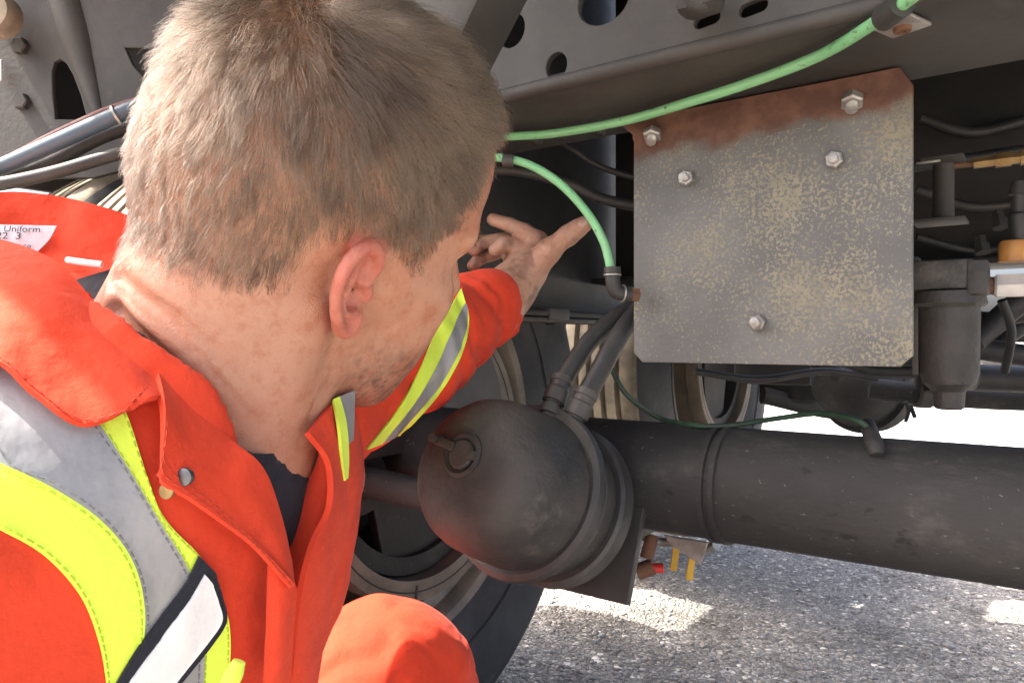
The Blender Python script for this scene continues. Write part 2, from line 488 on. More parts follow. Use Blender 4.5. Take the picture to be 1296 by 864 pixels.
plate = obj('mounting_plate', flat([(PX0 + ch, PZ0), (PX1 - ch, PZ0), (PX1, PZ0 + ch), (PX1, PZ1 - .008), (PX1 - .010, PZ1 + .009), (PX0 - .022, PZ1 + .009), (PX0 - .010, PZ1), (PX0 - .002, PZ1 - .007), (PX0, PZ1 - .016), (PX0, PZ0 + ch)], [], .006, (0, PY, 0), (1, 0, 0), (0, 0, 1), .0008), PM, TR)
obj('lip', flat([(PX0 - .004, 0), (PX1 - .012, 0), (PX1 - .012, .05), (PX0 - .03, .05)], [], .005, (0, PY + .0035, PZ1 + .005), (1, 0, 0), (0, 1, 0), .0008), PM, plate)

def bolt(p, axis, r, L_, parent, mat_, washer=True, stud=.012, name='bolt', spin=0.):
    a = unit(axis); p = np.asarray(p, float); parts = []
    t = 0
    if washer:
        parts.append(lathe([(0, 0), (0, r * 1.55), (.002, r * 1.5), (.0022, 0)], p, a, 24)); t = .002
    parts.append(lathe([(t, 0), (t, r * 1.08), (t + L_ * .12, r * 1.15), (t + L_ * .85, r * 1.15), (t + L_, r * .95), (t + L_, 0)], p, a, 6, spin=spin))
    if stud:
        q = []
        k = 6
        for i in range(k):
            s = t + L_ + stud * i / k
            q += [(s, r * .56), (s + stud / k * .5, r * .62)]
        q += [(t + L_ + stud, r * .45), (t + L_ + stud, 0)]
        parts.append(lathe([(t, 0)] + q, p, a, 16))
    return obj(name, join(*parts), mat_, parent, True, 30)
for (u, v) in ((870, 226), (1057, 203), (960, 408)):
    p = atY(u, v, PY - .0035)
    bolt(p, (0, -1, 0), .0072, .008, plate, M['galv'], False, .005, spin=rng.uniform(0, 1))
for (u, v) in ((827, 167), (1079, 124)):
    p = atY(u, v, PY - .004)
    bolt(p, (.05, -.55, -.83), .0088, .009, plate, M['galv'], False, .007, spin=.4)

# ------------------------------------------------------------------ green air lines and clamps
def under(u, v, dz=.010):
    return px(u, v, (FZ - CAMZ - dz) * FPX / (432 - v))
pts = [px(330, 176, 1.02), px(450, 184, .92), under(560, 181), under(627, 174), under(700, 169), under(790, 153, .013), under(880, 127, .013), under(960, 101, .011), under(1040, 69), under(1110, 27), under(1160, -8), under(1230, -70), under(1400, -190), under(1700, -330)]
obj('air_line', tube(pts, .0047, 130, 16), M['green'], TR)
hose2 = [px(360, 215, .95), px(480, 203, .85), px(580, 196, .80), px(627, 199, .79), px(668, 208, .785), px(708, 232, .78), px(742, 268, .775), px(764, 306, .77), px(774, 345, .765)]
obj('air_line', tube(hose2, .0045, 90, 16), M['green'], TR)
# push-in elbow
e0 = px(775, 338, .765); e1 = px(777, 369, .765); e2 = px(806, 372, .772)
elb = obj('elbow_fitting', join(tube([e0, px(775, 346, .765)], .0088, 3, 18), tube([px(775, 346, .765), px(776, 358, .765), px(779, 368, .766), px(790, 372, .769), px(797, 372, .771)], .0078, 20, 18)), M['black'], TR)
obj('nut', lathe([(0, 0), (0, .0075), (.012, .0075), (.012, 0)], px(794, 372, .770), unit(e2 - e1), 6), M['rusty'], elb)
obj('collar', join(lathe(ring_prof([(0, .0078), (0, .0092), (.0014, .0092), (.0014, .0078)]), px(775, 347, .765), (0, 0, -1), 20),
                   lathe(ring_prof([(0, .0078), (0, .0092), (.0014, .0092), (.0014, .0078)]), px(787, 371, .768), unit(e2 - e1), 20)), M['galv'], elb)
# p-clamps
c0 = under(1136, 20, .012)
cl = obj('hose_clamp', tube([under(1118, 24), under(1142, 5)], .009, 4, 16), M['black'], TR)
obj('clamp_plate', box(under(1141, 33, .003), (.030, .030, .003), ((.94, -.34, 0), (.34, .94, 0), (0, 0, 1)), .001), M['galv'], cl)
q = under(1142, 34, .004)
obj('clamp_bolt', lathe([(0, 0), (0, .0065), (.004, .006), (.004, .0028), (.0005, .0025), (.0005, 0)], q, (0, 0, -1), 20), M['rusty'], cl)
obj('hose_clamp', tube([px(636, 203, .787), px(650, 204, .786)], .0065, 3, 14), M['frame'], TR)
# dark hoses behind
obj('rubber_hose', tube([px(560, 222, .95), px(640, 215, .94), px(715, 231, .93), px(760, 251, .92), px(815, 262, .91), px(860, 262, .9)], .0068, 40), M['black'], TR)
obj('rubber_hose', tube([px(660, 160, .98), px(716, 184, .97), px(760, 211, .96), px(820, 228, .95), px(880, 232, .95)], .0042, 40), M['black'], TR)

# ------------------------------------------------------------------ axle
axle = obj('axle', lathe([(0, 0), (0, AX_R), (1.75, AX_R), (1.75, 0)], (-.80, AX_Y, AX_Z), (1, 0, 0), 64), M['axle'], TR)
p = atY(886, 600, AX_Y - AX_R)
for dx in (0.0, .012):
    obj('axle_strap', lathe(ring_prof([(0, AX_R - .001), (0, AX_R + .003), (.006, AX_R + .0035), (.007, AX_R - .001)]), (p[0] + dx - .004, AX_Y, AX_Z), (1, 0, 0), 64), M['axle'], axle)
yk = AX_Y - .028
def onax(u, v, extra=.004):
    """point on the camera side of the axle tube"""
    a = (u - 648) / FPX; b = (432 - v) / FPX
    dirw = W(np.array([a, 1., b])) - np.array([0, 0, CAMZ])
    oy, oz = -AX_Y, CAMZ - AX_Z; dy, dz = dirw[1], dirw[2]; R = AX_R + extra
    A = dy * dy + dz * dz; B = 2 * (oy * dy + oz * dz); C_ = oy * oy + oz * oz - R * R
    disc = max(B * B - 4 * A * C_, 0)
    return np.array([0, 0, CAMZ]) + dirw * ((-B - math.sqrt(disc)) / (2 * A))
obj('sensor_cable', tube([px(765, 430, .90), px(776, 470, .88), px(796, 502, .87), onax(835, 529), onax(880, 538), onax(925, 538), px(985, 529, .82), px(1040, 523, .79), px(1085, 532, .74), onax(1103, 548, .006)], .0030, 80, 10), M['greend'], axle)
obj('cable_fitting', join(tube([onax(1098, 538, .010), onax(1106, 560, .008), onax(1110, 575, .004)], [.0075, .0085, .0065], 8, 14)), M['axle'], axle)

# ------------------------------------------------------------------ brake chamber
T0 = px(581, 586, .700)
AXD = unit((0.02, .915, -.37))
bc = obj('brake_chamber', lathe([(0, 0), (0, 0.0108), (.001, 0.0270), (.004, 0.0432), (.009, 0.0558), (.017, 0.0662), (.028, 0.0733), (.042, 0.0774), (.060, 0.0796), (.085, 0.0814), (.104, 0.0828), (.110, 0.0833), (.110, 0)], T0, AXD, 72), M['chamber'], TR)
obj('clamp_band', lathe(ring_prof([(.106, 0.0765), (.104, 0.0873), (.107, 0.0931), (.114, 0.0949), (.121, 0.0931), (.124, 0.0873), (.122, 0.0765)]), T0, AXD, 72), M['band'], bc)
obj('flange_case', lathe([(.118, 0.0000), (.118, 0.0814), (.138, 0.0810), (.140, 0.0796), (.143, 0.0796), (.145, 0.0814), (.168, 0.0810), (.172, 0.0796), (.172, 0)], T0, AXD, 72), M['chamber'], bc)
obj('clamp_band', lathe(ring_prof([(.166, 0.0792), (.165, 0.0869), (.168, 0.0905), (.186, 0.0914), (.190, 0.0878), (.190, 0.0792)]), T0, AXD, 72), M['band'], bc)
obj('non_pressure_case', lathe([(.186, 0), (.186, 0.0846), (.205, 0.0810), (.225, 0.0684), (.236, 0.0540), (.236, 0)], T0, AXD, 56), M['chamber'], bc)
_, e1_, e2_ = frame(AXD)
def onface(u, v, t):
    """where the sight line meets the plane across the chamber axis at t"""
    o = np.array([0, 0, CAMZ]); dr = px(u, v, 1.0) - o
    q = T0 + AXD * t
    return o + dr * (np.dot(q - o, AXD) / np.dot(dr, AXD))
cplug = onface(585, 575, .0)
plug = obj('release_plug', join(lathe([(-.004, 0), (-.004, .0125), (-.002, .0145), (.006, .015), (.012, .016), (.012, 0)], cplug, AXD, 28)), M['chamber'], bc)
obj('seal_ring', lathe(ring_prof([(-.001, .0155), (-.003, .019), (-.001, .0225), (.012, .024), (.012, .0155)]), cplug, AXD, 40), M['black'], bc)
tl = onface(551, 555, -.004)
obj('release_tab', join(bar(onface(556, 557, -.003), onface(575, 566, -.003), .009, .007, .002, up=AXD), lathe([(-.006, 0), (-.006, .0045), (.004, .0055), (.012, .006), (.012, 0)], tl, AXD, 20)), M['band'], bc)
obj('key_lug', box(onface(597, 576, -.003), (.010, .009, .007), (e1_, e2_, AXD), .002), M['chamber'], bc)
# flaking pale paint left on the second can, facing down and back
pm = mat('flaking pale label', (.40, .38, .34), (.03, .028, .026), 170, .7, 0, .2, lo=.40, hi=.47, detail=8)
down = unit(np.array([-.45, -.35, -.82]) - AXD * np.dot([-.45, -.35, -.82], AXD))
angd = math.atan2(down @ e2_, down @ e1_)
obj('paint_remains', lathe(ring_prof([(.1225, .0810), (.1225, .0822), (.1365, .0818), (.1365, .0805)]), T0, AXD, 16, angd - .32, angd + .30), pm, bc)
# mount plate welded on the axle
me_ = T0 + AXD * .240
obj('chamber_bracket', join(flat([(-.078, -.088), (.082, -.088), (.088, -.03), (.088, .06), (.05, .085), (-.06, .085), (-.078, .04)], [circ(0, 0, .03)], .010, me_, e1_, e2_, .001),
    box((T0 + AXD * .25)[0:3] + np.array([.0, .035, .015]), (.012, .09, .10)), box((T0 + AXD * .25)[0:3] + np.array([.05, .035, .02]), (.012, .09, .09))), M['frame'], TR)
# two brake hoses with crimped fittings
for k, (pp, rr) in enumerate(((((699, 512, .800), (706, 494, .808), (724, 463, .82), (748, 430, .835), (780, 402, .85), (815, 384, .87), (860, 372, .90)), .0105),
                              (((727, 530, .790), (738, 507, .795), (757, 473, .805), (775, 440, .815), (795, 409, .83), (822, 382, .85), (870, 360, .88)), .0112))):
    P = [px(*q) for q in pp]
    h = obj('brake_hose', tube(P, rr, 60, 18), M['black'], TR)
    d = unit(P[1] - P[0]); r = rr
    obj('crimp', lathe([(-.03, 0), (-.03, r * .75), (-.012, r * .75), (-.012, r * 1.05), (-.004, r * 1.1), (-.003, r * .9), (.002, r * .9), (.003, r * 1.22), (.018, r * 1.22), (.020, r * 1.08), (.026, r * 1.08), (.027, r * 1.2), (.034, r * 1.2), (.035, r * .9), (.035, 0)], P[0], d, 22), M['band'], h)
    obj('hose_nut', lathe([(-.045, 0), (-.045, r * 1.15), (-.016, r * 1.2), (-.014, 0)], P[0], d, 6), M['band'], h)

# drain cocks under the axle
for (u0, v0, u1, v1, d) in ((856, 692, 852, 722, .98), (876, 705, 872, 734, .96)):
    a_, b_ = px(u0, v0, d), px(u1, v1, d)
    hn = obj('drain_handle', bar(a_, b_, .0095, .004, .0018, up=(.6, -.8, 0)), M['yellow'], TR)
    obj('handle_shank', join(bar(px(u0 + 1, v0 - 10, d), a_, .011, .005, .002, up=(.6, -.8, 0)), tube([px(u0 + 14, v0 - 6, d + .01), px(u0 + 1, v0 - 6, d + .006)], .006)), M['galv'], hn)
obj('valve_pipe', tube([px(790, 668, 1.0), px(830, 684, 1.0), px(858, 686, .985), px(886, 694, .97), px(906, 690, .95)], .006, 24), M['galv'], TR)
gv = obj('grease_valve', join(tube([px(826, 676, .99), px(818, 706, .985)], .009, 3), tube([px(806, 724, .98), px(826, 716, .98)], .011, 3)), M['rusty'], TR)
obj('valve_cap', tube([px(822, 718, .98), px(840, 719, .975)], .0062, 3), M['redcap'], gv)
obj('band_bracket', flat([(0, 0), (.06, 0), (.05, -.03), (.01, -.012)], [], .004, px(840, 676, .95), (1, 0, 0), (0, 0, 1)), M['galv'], TR)

# ------------------------------------------------------------------ wheels
def wheel(y, near=True, AX_Z=AX_Z):
    e = bpy.data.objects.new('wheel', None); COL.objects.link(e); e.parent = TR
    e.matrix_parent_inverse = Matrix.Translation(-Vector(TR.location))
    X0 = -.757
    seg = 112 if near else 80
    for k in range(2):
        x0 = X0 - k * .30
        w = .262
        side = [(.030, .288), (.022, .300), (.010, .325), (.002, .360), (.000, .395), (.004, .43), (.012, .455), (.020, .472), (.030, .488), (.042, .496)]
        tr = []
        for gx in (.078, .118, .154, .190):
            tr += [(gx - .0075, .4985), (gx - .005, .486), (gx + .005, .486), (gx + .0075, .4985)]
        prof = side + tr + [(w - a, r) for a, r in reversed(side)]
        me = mkmesh('tyre', *lathe(ring_prof(prof), (x0, y, AX_Z), (-1, 0, 0), seg))
        me.materials.append(M['tyre']); me.materials.append(M['tread'])
        mi = np.zeros(len(me.polygons), np.int32)
        ns = len(side); nt = len(tr)
        mi[(ns - 2) * seg:(ns + nt + 1) * seg] = 1
        me.polygons.foreach_set('material_index', mi)
        o = bpy.data.objects.new('tyre', me); COL.objects.link(o); o.parent = e
        me.polygons.foreach_set('use_smooth', np.ones(len(me.polygons), bool)); me.set_sharp_from_angle(angle=math.radians(38))
        # ribs of the sidewall
        obj('sidewall_ring', lathe(ring_prof([(.0045, .345), (.0015, .347), (.0015, .350), (.004, .352)]), (x0, y, AX_Z), (-1, 0, 0), seg), M['tyre'], o)
        rp = [(.026, .2895), (.020, .300), (.024, .305), (.030, .300), (.036, .288), (.052, .283), (.060, .268), (.090, .258), (.13, .256), (.19, .262), (.215, .284), (.232, .30), (.238, .30), (.236, .287), (.20, .255), (.13, .250), (.088, .252), (.054, .262), (.046, .277), (.034, .282)]
        if k == 1:
            rp = rp
        obj('rim', lathe(ring_prof(rp), (x0, y, AX_Z), (-1, 0, 0), seg), M['rim'], e)
    c = (X0, y, AX_Z)
    obj('wheel_disc', lathe(ring_prof([(.225, .09), (.225, .19), (.205, .252), (.213, .252), (.235, .19), (.235, .09)]), c, (-1, 0, 0), 64), M['rim'], e)
    drum = obj('brake_drum', lathe(ring_prof([(-.012, .190), (-.014, .196), (-.014, .219), (-.008, .222), (.020, .222), (.024, .214), (.19, .212), (.20, .10), (.19, .10), (.18, .19)]), c, (-1, 0, 0), 80), M['drum'], e)
    obj('drum_groove', lathe(ring_prof([(-.0146, .2045), (-.0152, .2055), (-.0146, .2065)]), c, (-1, 0, 0), 80), M['rail'], drum)
    for a in (-1.72, -.3, 1.2):
        q = np.array(c) + np.array([.0146, .206 * math.cos(a), .206 * math.sin(a)])
        obj('notch', box(q, (.002, .004, .020), ((1, 0, 0), (0, math.sin(a), -math.cos(a)), (0, math.cos(a), math.sin(a))), .0004), M['rail'], drum)
    obj('brake_shoe', join(lathe(ring_prof([(.01, .160), (.01, .186), (.16, .186), (.16, .160)]), c, (-1, 0, 0), 30, .35, 2.8),
                           lathe(ring_prof([(.01, .160), (.01, .186), (.16, .186), (.16, .160)]), c, (-1, 0, 0), 30, 3.5, 5.95)), M['axle'], e)
    obj('brake_spider', join(flat([(-.06, -.16), (.06, -.16), (.085, -.06), (.085, .06), (.06, .16), (-.06, .16), (-.085, .06), (-.085, -.06)], [], .016, (X0 - .03, y, AX_Z), (0, 1, 0), (0, 0, 1))), M['axle'], e)
    obj('hub', lathe([(.04, 0), (.04, .085), (.10, .095), (.21, .13), (.24, .13), (.26, .09), (.36, .08), (.37, 0)], c, (-1, 0, 0), 40), M['drum'], e)
    return e
w1 = wheel(AX_Y)
# cam tube and dust shield of the near wheel
obj('cam_tube', join(tube([(-.47, AX_Y - .135, .455), (-.62, AX_Y - .135, .468), (-.80, AX_Y - .13, .475)], .020, 12), lathe([(0, 0), (0, .045), (.02, .05), (.03, .03), (.03, 0)], (-.745, AX_Y - .132, .472), (-1, 0, 0), 30)), M['axle'], TR)
a = np.linspace(0, math.pi, 40)
obj('dust_shield', flat([(.215 * math.cos(t), .215 * math.sin(t)) for t in a] + [(.215 * math.cos(t), -.012) for t in (math.pi, 0)], [], .003, (-.738, AX_Y - .04, .515), (0, 1, 0), (0, 0, 1), .0006), M['frame'], TR)
w2 = wheel(2.07, False, .60)     # lifted axle
# the forward axle, its brake chamber and pipes
obj('forward_axle', tube([(-.80, 2.07, .60), (.9, 2.07, .60)], .043, 2, 32), M['axle'], TR)
fc = px(1062, 492, 1.55)
bc2 = obj('brake_chamber', lathe([(0, 0), (0, .02), (.01, .05), (.03, .075), (.06, .085), (.11, .088), (.11, .098), (.125, .098), (.126, .088), (.17, .085), (.17, 0)], fc - np.array([0, .02, -.03]), unit((.25, .85, -.25)), 44), M['axle'], TR)
obj('release_tube', tube([px(1030, 455, 1.30), px(1062, 474, 1.30)], .014, 4, 16), M['axle'], bc2)
obj('exhaust_pipe', tube([px(1100, 491, 1.30), px(1150, 497, 1.28), px(1230, 503, 1.26), px(1340, 507, 1.24), px(1900, 520, 1.1)], .0185, 20, 20), M['axle'], TR)
obj('pipe_collar', tube([px(1160, 498, 1.27), px(1176, 499, 1.27)], .024, 2, 20), M['frame'], TR)
for q, sz in ((px(980, 468, 1.55), (.16, .05, .06)), (px(930, 462, 1.65), (.12, .06, .05)), (px(1130, 462, 1.4), (.1, .05, .05))):
    obj('shock_mount', box(q, sz, bev=.01), M['rail'], TR)
obj('suspension_arm', join(box(px(1035, 488, 1.95), (.30, .06, .10), bev=.02), tube([px(965, 500, 1.93), px(1060, 520, 1.93), px(1120, 505, 1.93)], .022, 16, 16)), M['rail'], TR)
obj('spring_beam', join(box((-.52, 2.05, .66), (.10, 1.0, .09), bev=.012)), M['rail'], TR)
obj('hanging_chain', join(tube([px(1146, 508, 1.2), px(1150, 520, 1.2), px(1146, 534, 1.2)], .003, 10, 8), tube([px(1152, 512, 1.2), px(1158, 528, 1.2)], .0035, 4, 8)), M['axle'], TR)
obj('bump_stop', lathe([(0, 0), (0, .035), (.05, .04), (.06, .03), (.06, 0)], px(1020, 488, 1.75) + np.array([0, 0, .02]), (0, 0, -1), 24), M['axle'], TR)

# ------------------------------------------------------------------ filter and fittings right of the plate
fd = .745
fo = px(1201, 372, fd)
flt = obj('air_filter', lathe([(.002, 0), (.002, .031), (-.010, .0335), (-.013, .031), (-.013, .0275), (-.078, .0265), (-.090, .0235), (-.096, .0165), (-.098, .0145), (-.114, .0135), (-.116, .011), (-.116, 0)], fo, (0, 0, 1), 40), M['chamber'], TR)
obj('filter_head', join(box(fo + np.array([-.004, 0, .018]), (.056, .05, .030), bev=.004), box(fo + np.array([.026, -.012, .014]), (.018, .03, .034), bev=.003)), M['chamber'], flt)
obj('hex_fitting', join(lathe([(0, 0), (0, .0105), (.002, .0125), (.045, .0125), (.045, 0)], px(1258, 362, .735), unit((1, .12, 0)), 6)), M['whitep'], flt)
obj('threaded_nipple', tube([px(1243, 361, .74), px(1262, 362, .737)], .009, 3), M['rusty'], flt)
obj('orange_connector', lathe([(0, 0), (0, .012), (-.004, .0135), (-.020, .014), (-.021, 0)], px(1284, 305, .72), (0, 0, 1), 12), M['orangep'], TR)
obj('sensor_plug', lathe([(0, 0), (0, .007), (-.012, .009), (-.014, .007), (-.03, .007), (-.032, .0095), (-.045, .009), (-.058, .006), (-.058, 0)], px(1290, 230, .72), (0, 0, 1), 16), M['black'], TR)
br = obj('valve_bracket', join(box(px(1195, 204, .80), (.04, .05, .003), bev=.0008), box(px(1190, 281, .80), (.05, .05, .003), bev=.0008), tube([px(1194, 203, .81), px(1194, 281, .81)], .0105, 2, 20)), M['frame'], TR)
obj('tie_edge', box(px(1175, 205, .775), (.022, .002, .0025), bev=.0005), M['galv'], br)
obj('brass_fitting', join(lathe([(0, 0), (0, .006), (.02, .006), (.02, .008), (.034, .008), (.034, .0062), (.042, .0062), (.042, .0085), (.09, .0085), (.09, 0)], px(1232, 207, .80), unit((1, .1, .02)), 6)), M['brass'], TR)
obj('copper_line', tube([px(1205, 210, .805), px(1236, 207, .80)], .0035, 3), M['rusty'], TR)
obj('support_pipe', tube([px(1150, 212, .86), px(1300, 190, .84)], .0065, 2), M['rail'], TR)
for pp, r in ((((1232, 432, .93), (1262, 406, .93), (1300, 376, .92), (1420, 300, .90), (1600, 180, .86)), .0145), (((1258, 444, 1.0), (1284, 418, 1.0), (1330, 400, 1.0), (1480, 360, .98), (1700, 240, .95)), .012), (((1236, 441, .95), (1300, 450, .94), (1360, 456, .93), (1600, 470, .90), (1900, 480, .86)), .014),
              (((1162, 425, .80), (1166, 455, .80), (1164, 490, .82)), .005), (((1216, 476, 1.1), (1300, 480, 1.1), (2000, 500, 1.0)), .02)):
    obj('rubber_hose', tube([px(*q) for q in pp], r, 16, 16), M['black'], TR)
obj('mount_strap', box(px(1160, 400, .76), (.006, .02, .12), bev=.001), M['frame'], TR)

# ------------------------------------------------------------------ hoses on the left
for nm, pp, r, mm in (('air_hose', ((-60, 232, .93), (0, 212, .94), (70, 181, .95), (155, 143, .96), (220, 120, .98)), .0105, 'blue'),
                      ('air_hose', ((-60, 236, .99), (0, 208, .99), (60, 176, .99), (110, 152, .99), (150, 136, 1.0), (220, 115, 1.02)), .006, 'redh'),
                      ('rubber_hose', ((-60, 233, .97), (0, 224, .97), (60, 207, .98), (130, 172, .99), (200, 150, 1.0)), .0100, 'black'),
                      ('rubber_hose', ((-60, 240, .93), (0, 233, .93), (70, 218, .94), (160, 192, .96), (230, 180, .98)), .0085, 'black')):
    obj(nm, tube([px(*q) for q in pp], r, 36, 18), M[mm], TR)
obj('wire_tie', lathe(ring_prof([(0, .0125), (0, .014), (.003, .014), (.003, .0125)]), px(147, 147, .958), unit(px(155, 143, .96) - px(70, 181, .95)), 20), M['galv'], TR)

# more lines and clutter in the dark to the right of the plate
for pp, r in ((((1160, 240, 1.02), (1230, 262, 1.0), (1310, 255, .98)), .007), (((1160, 300, 1.05), (1240, 318, 1.03), (1300, 300, 1.0), (1330, 270, .98)), .006),
              (((1165, 150, 1.08), (1230, 168, 1.06), (1310, 150, 1.04)), .008), (((1170, 392, .95), (1250, 404, .95), (1310, 395, .94)), .010),
              (((1268, 380, .86), (1280, 420, .87), (1272, 470, .9)), .005), (((880, 470, 1.2), (960, 480, 1.2), (1040, 470, 1.2), (1110, 478, 1.2)), .006),
              (((1060, 452, 1.0), (1100, 468, 1.0), (1160, 470, .98)), .008)):
    obj('rubber_hose', tube([px(*q) for q in pp], r, 24, 12), M['black'], TR)
for (u, v, d) in ((1172, 432, .80), (1176, 470, .80), (1262, 268, .9), (1240, 300, .92)):
    obj('hose_fitting', lathe([(0, 0), (0, .007), (.012, .007), (.012, .0095), (.022, .0095), (.022, 0)], px(u, v, d), (.2, -.3, -1), 6), M['axle'], TR)
# ------------------------------------------------------------------ distance-field modelling of the person
def vnoise(P, s, seed=0):
    Q = P * s + seed * 17.31
    I = np.floor(Q).astype(np.int64); f = Q - I; f = f * f * (3 - 2 * f)
    def h(i, j, k):
        n = (i * 374761393 + j * 668265263 + k * 2147483647 + seed * 144665) & 0xffffffff
        n = ((n ^ (n >> 13)) * 1274126177) & 0xffffffff
        return ((n ^ (n >> 16)) & 0xffff) / 32767.5 - 1
    r = 0
    for a in (0, 1):
        for b in (0, 1):
            for c in (0, 1):
                w = (f[:, 0] if a else 1 - f[:, 0]) * (f[:, 1] if b else 1 - f[:, 1]) * (f[:, 2] if c else 1 - f[:, 2])
                r = r + w * h(I[:, 0] + a, I[:, 1] + b, I[:, 2] + c)
    return r

def smin(a, b, k):
    h = np.clip(.5 + .5 * (b - a) / k, 0, 1)
    return b + (a - b) * h - k * h * (1 - h)
def smax(a, b, k): return -smin(-a, -b, k)

def cone(P, a, b, r1, r2):
    a = np.asarray(a, float); b = np.asarray(b, float); d = b - a
    t = np.clip(((P - a) @ d) / (d @ d), 0, 1)
    return np.linalg.norm(P - a - t[:, None] * d, axis=1) - (r1 + (r2 - r1) * t)

def ell(P, c, r, R=None):
    q = P - np.asarray(c, float)
    if R is not None: q = q @ np.asarray(R, float).T
    r = np.asarray(r, float)
    k0 = np.linalg.norm(q / r, axis=1); k1 = np.linalg.norm(q / (r * r), axis=1) + 1e-9
    return k0 * (k0 - 1) / k1

def chain(P, pts, rs, k=.004):
    d = None
    for i in range(len(pts) - 1):
        c = cone(P, pts[i], pts[i + 1], rs[i], rs[i + 1])
        d = c if d is None else smin(d, c, k)
    return d

def surfnet(sdf, lo, hi, h, slack=1.5):
    lo = np.asarray(lo, float); n = np.ceil((np.asarray(hi) - lo) / (16 * h)).astype(int)
    g = np.stack(np.meshgrid(*[np.arange(k) for k in n], indexing='ij'), -1).reshape(-1, 3) * 16
    size = 16
    while True:
        d = sdf(lo + (g + size / 2) * h)
        g = g[np.abs(d) < size * h * .87 * slack + .001]
        if size == 1: break
        size //= 2
        off = np.array([(a, b, c) for a in (0, 1) for b in (0, 1) for c in (0, 1)]) * size
        g = (g[:, None, :] + off[None]).reshape(-1, 3)
    MM = 4096
    key = lambda a: (a[..., 0] * MM + a[..., 1]) * MM + a[..., 2]
    offs = np.array([(a, b, c) for a in (0, 1) for b in (0, 1) for c in (0, 1)])
    corners = g[:, None, :] + offs[None]
    ck = key(corners)
    uk, inv = np.unique(ck, return_inverse=True); inv = inv.reshape(ck.shape)
    uc = np.stack([uk // (MM * MM), (uk // MM) % MM, uk % MM], 1)
    val = sdf(lo + uc * h)
    cv = val[inv]
    neg = cv < 0
    act = neg.any(1) & ~neg.all(1)
    g = g[act]; cv = cv[act]; neg = neg[act]
    edges = [(i, j) for i in range(8) for j in range(i + 1, 8) if np.abs(offs[i] - offs[j]).sum() == 1]
    acc = np.zeros((len(g), 3)); cnt = np.zeros(len(g))
    for i, j in edges:
        m = neg[:, i] != neg[:, j]
        t = cv[m, i] / (cv[m, i] - cv[m, j])
        acc[m] += offs[i] + t[:, None] * (offs[j] - offs[i]); cnt[m] += 1
    V = lo + (g + acc / cnt[:, None]) * h
    gk = key(g); order = np.argsort(gk); gs = gk[order]
    def look(c):
        k = key(c); p = np.clip(np.searchsorted(gs, k), 0, len(gs) - 1)
        return np.where(gs[p] == k, order[p], -1)
    Fs = []
    for ax in range(3):
        o1 = np.zeros(3, int); o1[(ax + 1) % 3] = 1
        o2 = np.zeros(3, int); o2[(ax + 2) % 3] = 1
        j = [i for i in range(8) if offs[i].sum() == 1 and offs[i][ax] == 1][0]
        m = neg[:, 0] != neg[:, j]
        c = g[m]; q = np.stack([look(c), look(c - o1), look(c - o1 - o2), look(c - o2)], 1)
        flip = ~neg[m, 0]
        q[flip] = q[flip][:, ::-1]
        Fs.append(q[(q >= 0).all(1)])
    F = np.concatenate(Fs)
    return V, F

def relax(V, F, it=2, lam=.5):
    """light Laplacian smoothing of the net"""
    n = len(V)
    for _ in range(it):
        A = np.zeros_like(V); C_ = np.zeros(n)
        for a in range(4):
            i, j = F[:, a], F[:, (a + 1) % 4]
            for k in range(3):
                A[:, k] += np.bincount(i, V[j, k], n) + np.bincount(j, V[i, k], n)
            C_ += np.bincount(i, minlength=n) + np.bincount(j, minlength=n)
        V = V + lam * (A / np.maximum(C_, 1)[:, None] - V)
    return V

# ---- head pose
HC = np.array([-.128, .470, .074])
PITCH, HYAW, ROLL = math.radians(9), math.radians(46), math.radians(33)
def rot(ax, t):
    c, s = math.cos(t), math.sin(t)
    return {'x': np.array([[1, 0, 0], [0, c, -s], [0, s, c]]), 'y': np.array([[c, 0, s], [0, 1, 0], [-s, 0, c]]), 'z': np.array([[c, -s, 0], [s, c, 0], [0, 0, 1]])}[ax]
HR = rot('z', HYAW) @ rot('y', PITCH) @ rot('x', ROLL)
HF, HRt, HU = HR @ np.array([1, 0, 0]), HR @ np.array([0, -1, 0]), HR @ np.array([0, 0, 1])
HB = np.array([HF, HRt, HU])
HS = 1.05
def h2c(L): return HC + (np.asarray(L, float) * HS) @ HB
def c2h(P): return ((P - HC) @ HB.T) / HS

NB = np.array([-.205, .475, -.075])      # base of the neck

